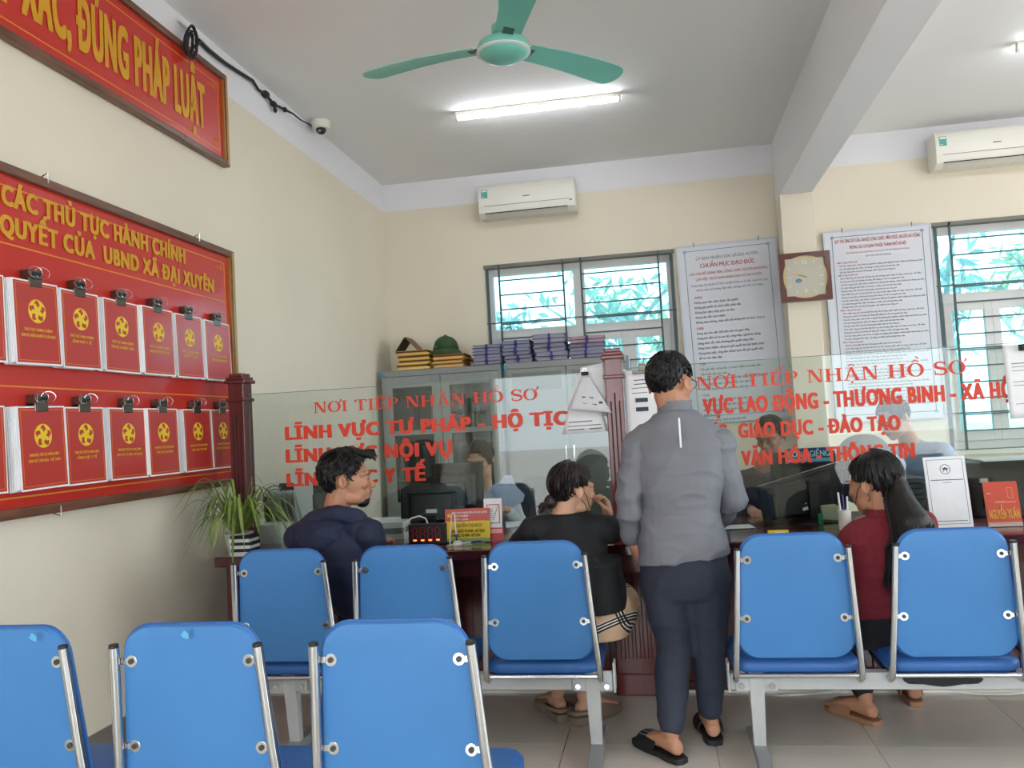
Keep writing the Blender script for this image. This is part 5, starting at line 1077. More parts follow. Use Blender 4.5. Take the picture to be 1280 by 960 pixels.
def head(mb, M, jaw=1.0, nose=1.0):
    E = lambda c, r: mb.sphere(c, r, 20, 14, M)
    E((0, -.012, .036), (.077, .096, .088)); E((0, .028, .0), (.068, .062, .078)); E((0, .040, -.045), (.054*jaw, .052, .055))
    E((0, .068, -.088), (.030*jaw, .022, .022)); E((0, .04, -.082), (.042*jaw, .05, .022))
    for s in (-1, 1):
        E((s*.036*jaw, .022, -.070), (.022, .045, .026)); E((s*.036, .072, -.014), (.024, .018, .020)); E((s*.045, .062, .030), (.022, .02, .012))
        E((s*.0135, .103, -.026), (.010, .011, .008))
        E((s*.029, .083, .0135), (.016, .010, .0045)); E((s*.029, .083, .003), (.015, .009, .004))        # lids
        # ear
        A = M @ Matrix.Translation((s*.078, -.010, -.002)) @ Matrix.Rotation(s*R(-22), 4, 'Z')
        ep = [A @ V((s*(.006+.010*max(0, -sin(0)+.4)), -.014*cos(a)*(1 if sin(a) > -.5 else .75)-.004, .025*sin(a))) for a in [2*pi*i/16 for i in range(17)]]
        mb.tube(ep, .0048, 8); mb.sphere((0, 0, 0), (.004, .013, .022), 12, 8, A @ Matrix.Translation((s*.003, -.002, 0))); mb.sphere((0, 0, 0), (.004, .006, .007), 8, 6, A @ Matrix.Translation((s*.005, -.0, -.025)))
        mb.sphere((0, 0, 0), (.005, .006, .008), 8, 6, A @ Matrix.Translation((s*.004, .013, -.005)))
    E((0, .084, .031), (.045, .013, .010)); E((0, .103, -.022), (.0125, .019*nose, .0115))
    mb.tube([M @ V(p) for p in ((0, .088, .022), (0, .098, .0), (0, .115, -.018))], [.0065, .008, .0098], 10)
    E((0, .090, -.048), (.023, .012, .011)); E((0, .089, -.064), (.021, .011, .008)); E((0, .082, -.076), (.02, .012, .010))
def facebits(M, t, body, glasses=False, mask=False, brows=True, skin=None):
    for s in (-1, 1):
        MB().sphere((s*.0815, -.008, -.002), (.004, .006, .011), 10, 8, M).build('ear_hollow', mat('ear_shade', '#8A5644', .6), body, smooth=True)
        e = MB().sphere((s*.029, .0805, .008), (.0115, .0115, .0065), 14, 10, M).build('eye', EYEW, body, smooth=True)
        MB().sphere((s*.029, .0895, .008), (.0052, .0035, .005), 10, 8, M).build('iris', IRIS, t, smooth=True)
        MB().tube([M @ V((s*(.029+x), .094-.35*abs(x)*(1.6 if x > 0 else .3), .0125-(x*x)*14)) for x in (-.013, -.006, 0, .006, .013, .017)], .0012, 6).build('eyelashes', HAIR, t, smooth=True)
        MB().tube([M @ V((s*(.032+x), .099-.45*max(0, x)-.1*abs(x), .030+.003*(1-(x/.02)**2))) for x in (-.018, -.008, .004, .014, .022)], [.0025, .004, .004, .003, .0012], 8, flat=.6).build('eyebrow', HAIR, t, smooth=True)
    MB().tube([M @ V((x, .1005-18*x*x, -.0505-4*x*x)) for x in (-.021, -.012, 0, .012, .021)], [.001, .0035, .0042, .0035, .001], 8).build('upper_lip', LIP, t, smooth=True)
    MB().tube([M @ V((x, .0995-18*x*x, -.0585-1*x*x)) for x in (-.019, -.011, 0, .011, .019)], [.001, .0038, .0048, .0038, .001], 8).build('lower_lip', LIP, t, smooth=True)
def hairdo(M, name, m, parent, line, thick, seed=0, dirty=.03, low=-.55, extra=None, vol=None, strands=900, lift=.03, slen=.12):
    """head hair as a radial shell; line = [(azimuth from the face, lowest z of hair)]"""
    n, k = 96, 64; rings = []
    def L(az):
        for (a0, z0), (a1, z1) in zip(line, line[1:]):
            if az <= a1: u = (az-a0)/(a1-a0); u = u*u*(3-2*u); return z0+(z1-z0)*u
        return line[-1][1]
    for j in range(k+1):
        th = pi*j/k; z = -cos(th); q = max(sin(th), .002); ring = []
        for i in range(n):
            a = 2*pi*i/n; x, y = sin(a), cos(a); az = abs(math.atan2(x, y)); d = V((x*q, y*q, z))
            h = (z-L(az))/.10; h = max(0, min(1, h+.5)); h = h*h*(3-2*h)
            nz = noise.noise(V((x*q*7+seed, y*q*7, z*3)))*.6+noise.noise(V((x*q*26+seed, y*q*26, z*9)))*.4
            r = .86+h*(.17+thick*(.6+.4*z)+dirty*nz)+(vol(az, z)*h if vol else 0)
            ring.append(M @ V((d.x*.080*r, -.012+d.y*.099*r, .036+d.z*.091*r)))
        rings.append(ring)
    b = MB(); b.loft(rings)
    rg = random.Random(seed)
    for _ in range(strands):
        a = rg.uniform(0, 2*pi); z = rg.uniform(-.85, .99); az = abs(math.atan2(sin(a), cos(a)))
        if z < L(az)+.06: continue
        pts = []; zz, aa = z, a; q0 = rg.uniform(.0, lift)
        for s_ in range(4):
            q = math.sqrt(max(0, 1-zz*zz)); rr = .86+.17+thick*(.6+.4*zz)+q0*(s_/3)+(.004 if s_ else -.01)+(vol(abs(math.atan2(sin(aa), cos(aa))), zz) if vol else 0)-(.03 if s_ == 3 else 0)
            pts.append(M @ V((sin(aa)*q*.080*rr, -.012+cos(aa)*q*.099*rr, .036+zz*.091*rr))); zz = max(max(-.97, L(az)-.03), zz-slen*rg.uniform(.7, 1.2)); aa += rg.uniform(-.10, .10)
        b.tube(pts, [.0035, .0035, .0026, .0006], 3)
    if extra: extra(b, M)
    return b.build(name, m, parent, smooth=True)
def torso(mb, secs, n=28):
    mb.loft([cyc(V(c), rx, ry, ax, ay, n, 2.4) for c, rx, ry, ax, ay in secs])
def folds(amp=.005, f=9, seed=0, st=(1, 1, 2.2)):
    def d(p, n):
        q = V((p.x*f*st[0]+seed, p.y*f*st[1], p.z*f*st[2])); a = noise.noise(q); b = 1-abs(noise.noise(q*.8+V((7, 3, 1))))*2.2
        return amp*(a*.7+b*b*.6-.25)
    return d
def person(label, headM, pel, chest, neck, yaw_h, yaw_s, arms, legs, skin, top, bottom, hair, build=1.0, vox=.005, low=True, hem=None, topname='jacket', botname='trousers', waist_k=1.0, faces=True, collar=.0, sleeve_end=.9, group=None, fold=.005):
    """pel, chest, neck: V; yaw 0 faces +Y. arms: (shoulder, elbow, wrist, fingers, palm, side, curl); legs: (hip, knee, heel, toe) """
    t = thing('person', label, 'person', (pel.x, pel.y, 0), group)
    axh = V((cos(R(yaw_h)), sin(R(yaw_h)), 0)); ayh = V((-axh.y, axh.x, 0)); axs = V((cos(R(yaw_s)), sin(R(yaw_s)), 0)); ays = V((-axs.y, axs.x, 0)); k = build
    up = (neck-pel).normalized()
    def mix(u): 
        a = axh.lerp(axs, u).normalized(); b = ayh.lerp(ays, u).normalized(); b = (b-up*b.dot(up)).normalized(); return a, b
    def at(u): 
        return pel.lerp(chest, u/.6) if u < .6 else chest.lerp(neck, (u-.6)/.4)
    def sections(g, wk=1.0, lo=0.0):
        out = []
        for u, rx, ry in ((-.12, .145, .105), (-.02, .158, .115), (.12, .155*wk, .11), (.3, .142*wk, .105*wk), (.48, .15, .108), (.64, .165, .112), (.78, .172, .105), (.88, .148, .085), (.93, .112, .076), (.97, .086, .068), (1.0, .068, .062)):
            if u < lo: continue
            a, b = mix(max(0, min(1, u))); c = pel+(pel-chest)*.2*(-u/.12) if u < 0 else at(u); out.append((c, rx*k+g, ry*k+g, a, b))
        return out
    B = MB(); torso(B, sections(-.008))
    limb(B, [neck-up*.03, neck+(headM @ V((0, -.03, -.06))-neck)*.5, headM @ V((0, -.022, -.04))], [.060*k, .054*k, .056*k]); head(B, headM)
    for (s_, e, w_, fd, pm, side, curl) in arms:
        limb(B, [s_, e, w_], [.042*k, .036*k, .026*k]); hand(B, w_+(fd.normalized()*.01), fd, pm, side, curl, .95+.05*k)
    ank = []
    for (h_, kn, hl, to) in legs:
        a = foot(B, hl, to); ank.append(a); limb(B, [h_, kn, a], [.075*k, .05*k, .033*k])
    body = solid(B, 'body', skin, t, vox, 2)
    # top
    T = MB(); torso(T, sections(.012, waist_k, lo=(-.2 if low else .1)))
    a, b = mix(1)
    for (s_, e, w_, fd, pm, side, curl) in arms:
        T.sphere(s_.lerp(chest.lerp(neck, .75), .25), .070*k, 14, 10); limb(T, [s_.lerp(neck, .08), chest.lerp(neck, .75)], [.062*k, .075*k])
    if hem: torso(T, hem)
    tp = solid(T, topname, top, t, .007, 3, folds(fold, 8, seed=pel.x*10))
    for (s_, e, w_, fd, pm, side, curl) in arms:
        S_ = MB(); ww = e.lerp(w_, sleeve_end); limb(S_, [s_.lerp(neck, .10), s_, s_.lerp(e, .5), e, e.lerp(ww, .5), ww], [.056*k, .063*k, .060*k, .054*k, .050*k, .041*k])
        solid(S_, 'sleeve', top, t, .007, 3, folds(fold*1.3, 9, seed=s_.x*7, st=(1, 1, 1.8)))
    if collar:
        cb = MB(); pts = []
        for r0, z0 in ((.080, -.035), (.070, -.008), (.063, collar), (.057, collar-.002), (.060, .0)): pts.append(cyc(neck+up*z0, r0*k, r0*k*.95, a, b, 24, 2))
        cb.loft(pts, cap=False); cb.build('collar', top, t, smooth=True)
    # bottom
    if legs and bottom:
        G = MB(); a0, b0 = mix(0); tk = k*(1 if hem else .93); torso(G, [(pel+up*z, rx*tk, ry*tk, a0, b0) for z, rx, ry in ((-.15, .12, .10), (-.09, .155, .118), (-.03, .166, .124), (.03, .163, .12), (.09 if hem else .05, .152, .113))])
        for (h_, kn, hl, to), an in zip(legs, ank):
            limb(G, [h_, h_.lerp(kn, .5), kn, kn.lerp(an, .45), kn.lerp(an, .93)], [.100*k, .088*k, .069*k, .065*k, .047*k])
        solid(G, botname, bottom, t, .008, 9, folds(fold*1.1, 6, seed=4, st=(1, 1, 1.3)))
    if faces: facebits(headM, t, body)
    hair(headM, t)
    return t, body
def hm(c, yaw, pitch=0, roll=0, s=1.0): return Matrix.Translation(c) @ rotm(yaw, pitch, roll) @ Matrix.Scale(s, 4)
SHORT = [(0, .66), (.55, .60), (.85, .36), (1.12, .02), (1.35, -.22), (1.5, .0), (1.85, -.02), (2.05, -.45), (2.4, -.70), (pi, -.76)]
LONG = [(0, .70), (.5, .62), (.9, .30), (1.25, -.08), (1.45, -.12), (1.8, -.16), (2.0, -.5), (2.4, -.80), (pi, -.86)]
# --- standing man in the grey jacket
Y0 = 3.42
JG = mat('grey_jacket', '#74767E', .72, var=.05, nscale=5, bump=.2, bscale=260); NAVYP = mat('navy_trousers', '#2B3140', .8, var=.08, nscale=6, bump=.2, bscale=200)
pel = P(854, 700, Y=Y0); chest = P(850, 590, Y=Y0+.01); neck = P(844, 514, Y=Y0+.02)
def hairA(M, t):
    h = hairdo(M, 'hair', HAIR, t, [(a, z+(0 if a < 1.6 else .03)) for a, z in SHORT], .07, 2, .035, slen=.07, lift=.02, strands=1300)
lhl, lto = P(850, 947, Z=.022), P(806, 924, Z=.022); rhl, rto = P(893, 924, Z=.022), P(880, 893, Z=.022)
lto = lhl+(lto-lhl).normalized()*.2; rto = rhl+(rto-rhl).normalized()*.2
hn = V((0, 0, 1))
T1, B1 = person('man standing seen from behind, grey jacket and navy trousers, at the middle post', hm(P(838, 481, Y=Y0+.05), -30, -4, 0, 1.03), pel, chest, neck, -4, -2,
    [(P(800, 556, Y=Y0), P(786, 624, Y=Y0-.02), P(790, 676, Y=Y0+.05), V((.25, .25, -1)), V((.9, .3, .2)), -1, .55),
     (P(898, 555, Y=Y0), P(916, 622, Y=Y0+.02), P(893, 655, Y=Y0+.27), V((-.35, 1, -.12)), V((0, 0, -1)), -1, .3)],
    [(P(832, 722, Y=Y0), P(842, 806, Y=Y0+.0), lhl, lto), (P(882, 722, Y=Y0), P(885, 802, Y=Y0+.04), rhl, rto)],
    SKIN, JG, NAVYP, hairA, build=1.04, collar=.04, faces=False, fold=.011, waist_k=.93, low=False,
    hem=[(P(854, 698, Y=Y0), .180, .150, V((1, 0, .10)).normalized(), V((0, 1, 0))), (P(852, 672, Y=Y0), .172, .142, V((1, 0, .06)).normalized(), V((0, 1, 0))), (P(850, 640, Y=Y0), .155, .122, V((1, 0, 0)), V((0, 1, 0)))])
a, b_ = P(848, 525, Y=3.30), P(852, 557, Y=3.29)
MB().box((a+b_)/2, (.007, .012, .115), None).build('reflective_strip', mat('reflective', '#E9EAEC', .3), T1)
def glasses(M, t):
    b = MB()
    for s in (-1, 1): b.tube([M @ V((s*.075, -.012, .012)), M @ V((s*.073, .05, .016)), M @ V((s*.066, .098, .014))], .0016, 6); b.tube([M @ V((s*.036+.028*cos(a), .104-.04*abs(cos(a)) if 0 else .106-.006*abs(s*.036+.028*cos(a))/.06, .006+.019*sin(a))) for a in [2*pi*i/16 for i in range(17)]], .0015, 6)
    b.build('spectacles', BLACKP, t, smooth=True)
def slipper(heel, toe, t, col, side, name='slipper', band=True, s=1.08):
    d = (toe-heel); d.z = 0; d.normalize(); y = V((-d.y, d.x, 0)); h = V((heel.x, heel.y, 0))
    def L(a, b, c): return h+s*(d*a+y*b)+V((0, 0, c))
    out = [(-.02, .0), (-.012, .026), (.03, .036), (.09, .034), (.15, .044), (.21, .046), (.245, .034), (.258, .0)]; out += [(a, -b) for a, b in out[-2:0:-1]]
    b = MB(); b.loft([[L(a, c, z) for a, c in out] for z in (.001, .012, .022)]); sl = b.build('sole', col, t, smooth=40, bevel=.003)
    if band:
        b = MB(); rr = []
        for a, k in ((.10, .9), (.13, 1), (.17, 1.04), (.20, 1.0)):
            rr.append([L(a, (.053*k)*cos(q), .016+.064*k*sin(q)*(1.1-a*1.6)) for q in [pi*i/14 for i in range(15)]]+[L(a, (.047*k)*cos(q), .012+.058*k*sin(q)*(1.1-a*1.6)) for q in [pi*(14-i)/14 for i in range(15)]])
        b.loft(rr); bd = b.build('strap', col, t, smooth=50)
        for i in range(5): q = pi*(.3+.1*i); MB().tube([L(.11, .050*cos(q), .018+.063*sin(q)*.94), L(.19, .054*cos(q), .018+.064*sin(q)*.80)], .002, 5).build('stripe', mat('stripe_grey', '#8C8E90', .5), bd)
BS = mat('black_rubber', '#1C1D20', .55)
slipper(lhl, lto, T1, BS, 1); slipper(rhl, rto, T1, BS, -1); glasses(hm(P(838, 481, Y=Y0+.05), -30, -4, 0, 1.03), T1)
# --- seated man, navy hooded jacket, head in profile
NV = mat('navy_jacket', '#1B2440', .75, var=.08, nscale=6, bump=.2, bscale=220); BT = mat('black_trousers', '#15161A', .8)
Y1 = 3.50; HB = hm(P(434, 601, Y=Y1+.03), -72, -3, 0, 1.03)
def hairB(M, t):
    def vol(az, z):
        v = 0
        if az < 1.3 and z > .3: v += .13*(1-az/1.3)*min(1, (z-.3)/.3)
        if az > 1.8: v += .08
        return v+.02*noise.noise(V((az*9, z*11, 3)))
    def ex(b, M):
        r = random.Random(3)
        for i in range(26):
            x = r.uniform(-.05, .05); p = V((x, .060+r.uniform(-.02, .01), .118+r.uniform(-.012, .008))); q = p+V((r.uniform(-.01, .01), .035+r.uniform(0, .014), r.uniform(-.012, .008))); w_ = q+V((r.uniform(-.008, .008), .010, r.uniform(-.022, -.006)))
            b.tube([M @ p, M @ q, M @ w_], [.011, .008, .001], 6)
    hairdo(M, 'hair', HAIR, t, [(0, .60), (.5, .58), (.75, .42), (.95, .16), (1.12, -.10), (1.32, -.30), (1.47, -.03), (1.85, -.06), (2.05, -.6), (2.4, -.78), (pi, -.86)], .09, 5, .05, vol=vol, extra=ex, lift=.10, slen=.09, strands=1400)
pel = V((-1.22, 3.50, .52)); chest = P(420, 705, Y=Y1); neck = P(418, 644, Y=Y1+.02)
seat_l = lambda x, y, dx, tx: None
TB, BB = person('seated man in a navy hooded jacket, head turned right, at the left counter', HB, pel, chest, neck, -12, -22,
    [(P(374, 672, Y=Y1+.06), V((-1.42, 3.66, .80)), V((-1.52, 3.90, .785)), V((.3, 1, 0)), V((0, 0, -1)), 1, .4),
     (P(462, 668, Y=Y1-.06), P(474, 735, Y=Y1+.02), V((-1.36, 3.85, .785)), V((.1, 1, -.05)), V((0, 0, -1)), -1, .35)],
    [(V((-1.32, 3.52, .50)), V((-1.36, 3.90, .50)), V((-1.38, 3.86, .022)), V((-1.38, 4.06, .022))), (V((-1.12, 3.52, .50)), V((-1.10, 3.90, .50)), V((-1.08, 3.80, .022)), V((-1.05, 4.0, .022)))],
    SKIN, NV, BT, hairB, build=1.08, topname='hooded_jacket', fold=.006)
b = MB()   # hood lying on the back
hc = P(394, 662, Y=Y1-.07); rg = []
for u, rr, dz in ((0, .02, -.11), (.2, .085, -.085), (.5, .125, -.035), (.8, .135, .015), (1.0, .115, .05)):
    ax = V((cos(R(-22)), sin(R(-22)), 0)); rg.append(cyc(hc+V((.02*u, .05*u, dz)), rr, rr*.62+.005, ax, V((-ax.y, ax.x, .25)), 26, 2.1))
b.loft(rg)
limb(b, [P(378, 660, Y=Y1), P(393, 648, Y=Y1-.06), P(422, 643, Y=Y1-.08), P(448, 648, Y=Y1-.05), P(460, 660, Y=Y1+.04)], [.026, .040, .042, .040, .026])
solid(b, 'hood', NV, TB, .006, 3, folds(.007, 11, 3))
b = MB(); b.sphere((0, .066, -.090), (.034, .030, .024), 16, 12, HB); b.sphere((0, .083, -.078), (.014, .016, .012), 12, 8, HB)
b.tube([HB @ V((x, .105-12*x*x, -.042-6*x*x)) for x in (-.022, -.012, 0, .012, .022)], [.001, .003, .0032, .003, .001], 8)
solid(b, 'beard', HAIR, TB, .003, 1, folds(.0016, 60, 3))
# --- seated woman in black
BK = mat('black_top', '#14161A', .8, var=.1, nscale=8, bump=.15, bscale=200)
def plaid():
    m = mat('plaid', '#C9A98A', .8); nt = m.node_tree; N = nt.nodes; b = N['Principled BSDF']; tc = N.new('ShaderNodeTexCoord'); sp = N.new('ShaderNodeSeparateXYZ')
    mp = N.new('ShaderNodeMapping'); mp.inputs['Rotation'].default_value = (R(18), R(24), R(10)); nt.links.new(tc.outputs['Object'], mp.inputs[0]); nt.links.new(mp.outputs[0], sp.inputs[0])
    cur = (*lin('#C9A98A'), 1); last = None
    for axis, (off, wd, col) in [(a, s) for s in ((.30, .16, '#E8E2D8'), (.27, .045, '#17171A'), (.345, .045, '#17171A'), (.42, .045, '#17171A')) for a in (0, 2)]:
        ml = N.new('ShaderNodeMath'); ml.operation = 'MULTIPLY'; ml.inputs[1].default_value = 7.0; fr = N.new('ShaderNodeMath'); fr.operation = 'FRACT'
        cp = N.new('ShaderNodeMath'); cp.operation = 'COMPARE'; cp.inputs[1].default_value = off+(wd/2 if wd > .1 else 0); cp.inputs[2].default_value = wd/2
        nt.links.new(sp.outputs[axis], ml.inputs[0]); nt.links.new(ml.outputs[0], fr.inputs[0]); nt.links.new(fr.outputs[0], cp.inputs[0])
        mx = N.new('ShaderNodeMix'); mx.data_type = 'RGBA'; mx.inputs['A'].default_value = cur; mx.inputs['B'].default_value = (*lin(col), 1)
        if last: nt.links.new(last.outputs['Result'], mx.inputs['A'])
        nt.links.new(cp.outputs[0], mx.inputs['Factor']); last = mx
    nt.links.new(last.outputs['Result'], b.inputs['Base Color']); return m
PL = plaid()
Y2 = 3.50; HC_ = hm(P(716, 614, Y=Y2+.06), -52, -4, 0, .93)
def hairC(M, t):
    def ex(b, M):
        b.sphere((0, -.118, -.045), (.030, .03, .032), 14, 10, M)
        r = random.Random(8)
        for i in range(14): b.tube([M @ V((r.uniform(-.015, .015), -.125, -.05)), M @ V((r.uniform(-.02, .02), -.155, -.06+r.uniform(-.02, .01))), M @ V((r.uniform(-.03, .03), -.175-r.uniform(0, .02), -.085+r.uniform(-.02, .02)))], [.010, .008, .001], 6)
    hairdo(M, 'hair', HAIRB, t, LONG, .08, 9, .02, extra=ex, strands=700, lift=.008, slen=.22, vol=lambda az, z: .10*max(0, az-1.2)/2 if az > 1.2 else 0)
CH1 = P(703, 893, Z=.03); CT1 = CH1+V((-.09, .17, 0)); CH2 = P(722, 897, Z=.03); CT2 = CH2+V((.12, .15, 0))
pel = V((-.33, 3.52, .52)); chest = P(712, 715, Y=Y2); neck = P(703, 641, Y=Y2+.03)
TC, BC = person('seated woman in a black top and plaid skirt, hair tied, hand at her mouth', HC_, pel, chest, neck, -14, -10,
    [(P(665, 664, Y=Y2), P(636, 700, Y=Y2+.16), V((-.62, 3.93, .79)), V((.5, 1, 0)), V((0, 0, -1)), 1, .4),
     (P(754, 662, Y=Y2+.01), V((-.18, 3.90, .80)), P(762, 652, Y=Y2+.28), V((-.15, -.2, 1)), V((-.9, -.5, 0)), -1, 1.0)],
    [(V((-.42, 3.54, .50)), V((-.50, 3.86, .50)), CH1, CT1), (V((-.24, 3.54, .50)), V((-.26, 3.92, .50)), CH2, CT2)],
    SKIN2, BK, None, hairC, build=.95, topname='black_top', fold=.006, low=False, hem=[(V((-.33, 3.52, z)), rx, ry, V((.97, -.24, 0)), V((.24, .97, 0))) for z, rx, ry in ((.525, .166, .145), (.56, .166, .142), (.66, .150, .12), (.74, .145, .115))])
G = MB(); a0 = V((cos(R(-14)), sin(R(-14)), 0)); b0 = V((-a0.y, a0.x, 0))
torso(G, [(pel+V((0, 0, z)), rx, ry, a0, b0) for z, rx, ry in ((-.10, .165, .15), (-.04, .182, .15), (.0, .165, .135), (.03, .15, .12))])
limb(G, [V((-.24, 3.54, .505)), V((-.22, 3.70, .50)), V((-.28, 3.90, .48))], [.105, .10, .085]); limb(G, [V((-.42, 3.54, .50)), V((-.50, 3.86, .49))], [.10, .08])
solid(G, 'plaid_skirt', PL, TC, .007, 3, folds(.006, 8, 2))
b = MB()
for s in (1,):
    b.tube([HC_ @ V((.082, -.012, .022)), HC_ @ V((.070, .03, -.02)), HC_ @ V((.050, .06, -.075))], .0014, 6); b.tube([HC_ @ V((.084, -.022, -.018)), HC_ @ V((.072, .02, -.055)), HC_ @ V((.052, .05, -.095))], .0014, 6)
b.loft([cyc(HC_ @ V((0, .035, z)), rx, ry, (HC_.to_3x3() @ V((1, 0, 0))), (HC_.to_3x3() @ V((0, 1, 0))), 20, 2.2) for z, rx, ry in ((-.128, .035, .045), (-.105, .052, .056), (-.088, .05, .058))])
b.build('lowered_mask', BLACKM, TC, smooth=True)
CG = mat('taupe_clog', '#8A7768', .6)
def clog(heel, toe, t):
    d = (toe-heel); d.z = 0; d.normalize(); y = V((-d.y, d.x, 0)); h = V((heel.x, heel.y, 0)); L = lambda a, b, c: h+d*a+y*b+V((0, 0, c))
    out = [(-.03, .0), (-.022, .032), (.03, .042), (.09, .042), (.15, .052), (.21, .052), (.25, .038), (.265, .0)]; out += [(a, -b) for a, b in out[-2:0:-1]]
    b = MB(); b.loft([[L(a*s, c*s, z) for a, c in out] for s, z in ((.96, .001), (1, .012), (1, .03), (.98, .036))]); b.build('clog_sole', CG, t, smooth=40)
    b = MB(); rr = []
    for a, k, hh in ((.09, .050, .095), (.13, .056, .085), (.18, .056, .07), (.225, .046, .052), (.255, .02, .035)): rr.append([L(a, k*cos(q), .02+(hh-.02)*sin(q)) for q in [pi*i/12 for i in range(13)]]+[L(a, (k-.006)*cos(q), .02+(hh-.028)*sin(q)) for q in [pi*(12-i)/12 for i in range(13)]])
    b.loft(rr); b.tube([L(.10, .05, .05), L(.02, .05, .055), L(-.03, .02, .055), L(-.03, -.02, .055), L(.02, -.05, .055), L(.10, -.05, .05)], .010, 8); b.build('clog_upper', CG, t, smooth=60)
clog(CH1, CT1, TC); clog(CH2, CT2, TC)
# --- seated woman in the red knit top
RK = mat('red_knit', '#7C1F2C', .85, var=.12, nscale=40, bump=.5, bscale=350)
Y3 = 3.50; HD = hm(P(1092, 607, Y=Y3+.05), 44, -8, 0, .95)
def hairD(M, t):
    def ex(b, M):
        b.sphere((0, -.105, .01), (.034, .035, .036), 14, 10, M)
    hairdo(M, 'hair', HAIR, t, LONG, .13, 12, .02, extra=ex, strands=700, lift=.008, slen=.22, vol=lambda az, z: .16*max(0, az-1.2)/2 if az > 1.2 else 0)
    b = MB(); S = M @ V((-.0, -.105, .01)); pts = [S, P(1131, 625, Y=Y3-.05), P(1146, 655, Y=Y3-.11), P(1150, 690, Y=Y3-.13), P(1144, 725, Y=Y3-.13)]
    for i, p in enumerate(pts[1:]): p.x -= .02
    limb(b, pts, [.030, .052, .072, .066, .035]); r = random.Random(2); b0 = b; b = MB()
    for i in range(60):
        a = r.uniform(0, 2*pi); o_ = V((cos(a), sin(a)*.9, 0)); e = r.uniform(.8, 1.02); rs = [.028, .05, .070, .064, .03+r.uniform(0, .03)]; b.tube([p+o_*(q*e) for p, q in zip(pts, rs)], [.008, .010, .012, .010, .001], 5)
    for i in range(22):
        a = r.uniform(0, 2*pi); b.tube([pts[2]+V((-.05*r.random(), .02*cos(a), 0)), pts[3]+V((-.07-.03*r.random(), -.0, r.uniform(-.02, .02))), pts[4]+V((-.06-.04*r.random(), 0, r.uniform(-.05, .02)))], [.010, .008, .001], 5)
    for i in range(260):
        a = r.uniform(0, 2*pi); o_ = V((cos(a), sin(a)*.9, 0)); e = r.uniform(.97, 1.06); rs = [.028, .05, .072, .066, .03+r.uniform(0, .04)]; w0 = r.uniform(-.1, .1); b.tube([p+Matrix.Rotation(w0*i_, 3, 'Z') @ o_*(q*e) for i_, (p, q) in enumerate(zip(pts, rs))], [.003, .0035, .004, .0035, .0008], 3)
    solid(b0, 'ponytail', HAIR, t, .005, 1); b.build('loose_strands', HAIR, t, smooth=True, kind='stuff')
    MB().sphere(M @ V((-.030, -.115, .035)), .006).build('hair_clip', CHROME, t, smooth=True)
pel = V((.80, 3.50, .52)); chest = P(1108, 705, Y=Y3); neck = P(1104, 645, Y=Y3+.02)
TD, BD = person('seated woman in a dark red top with a long black ponytail', HD, pel, chest, neck, 14, 8,
    [(P(1066, 674, Y=Y3), P(1060, 742, Y=Y3), V((.80, 3.72, .62)), V((.6, .8, -.1)), V((0, 0, -1)), 1, .5),
     (P(1148, 672, Y=Y3), V((1.08, 3.78, .80)), V((.96, 3.99, .79)), V((-.5, .9, .0)), V((0, 0, -1)), -1, .4)],
    [(V((.72, 3.52, .50)), V((.70, 3.92, .50)), V((.80, 3.665, .022)), V((.70, 3.80, .022))), (V((.90, 3.52, .50)), V((.98, 3.92, .50)), V((1.02, 3.90, .022)), V((1.04, 4.08, .022)))],
    SKIN, RK, BT, hairD, build=.95, topname='red_top', fold=.006, collar=.03)
TS = mat('tan_rubber', '#A07558', .55); slipper(V((.80, 3.665, .022)), V((.70, 3.80, .022)), TD, TS, 1, s=.98); slipper(V((1.02, 3.90, .022)), V((1.04, 4.08, .022)), TD, TS, 1, s=.98)
b = MB(); b.tube([HD @ V((-.082, -.012, .022)), HD @ V((-.074, .03, -.01)), HD @ V((-.050, .07, -.07))], .0014, 6); b.tube([HD @ V((-.084, -.02, -.03)), HD @ V((-.086, -.03, -.05)), HD @ V((-.076, -.01, -.06))], .0014, 6)
b.build('mask_cord', BLACKM, TD, smooth=True)
# --- staff behind the glass
WB = mat('white_blouse', '#DDE0E4', .8, var=.05); BV = mat('black_vest', '#1B1D22', .8)
HE = hm(P(601, 575, Y=5.12), 168, -20, 0, .93)
def hairE(M, t):
    hairdo(M, 'hair', mat('dark_brown_hair', '#2A211C', .5), t, [(0, .52), (.5, .46), (.8, .12), (1.05, -.5), (1.3, -.8), (2.2, -.95), (pi, -.97)], .14, 31, .01, lift=.01, slen=.3, strands=600)
pel = V((-1.02, 5.32, .56)); neck = P(604, 612, Y=5.2); chest = pel.lerp(neck, .62)
TE, BE = person('staff woman behind the left glass screen looking down at papers, white blouse', HE, pel, chest, neck, 172, 172,
    [(neck+V((.17, -.03, -.06)), neck+V((.25, -.10, -.26)), P(634, 637, Y=4.86), V((-.2, -.8, .1)), V((0, .2, -1)), 1, .6), (neck+V((-.17, -.01, -.06)), neck+V((-.24, -.12, -.26)), V((-1.16, 4.84, .80)), V((.2, -1, 0)), V((0, 0, -1)), -1, .4)],
    [(pel+V((-.1, -.02, -.02)), pel+V((-.12, -.42, -.04)), V((pel.x-.12, pel.y-.36, .022)), V((pel.x-.12, pel.y-.54, .022))), (pel+V((.1, -.02, -.02)), pel+V((.12, -.42, -.04)), V((pel.x+.12, pel.y-.36, .022)), V((pel.x+.12, pel.y-.54, .022)))], SKIN2, WB, BT, hairE, build=.92, vox=.006, topname='white_blouse')
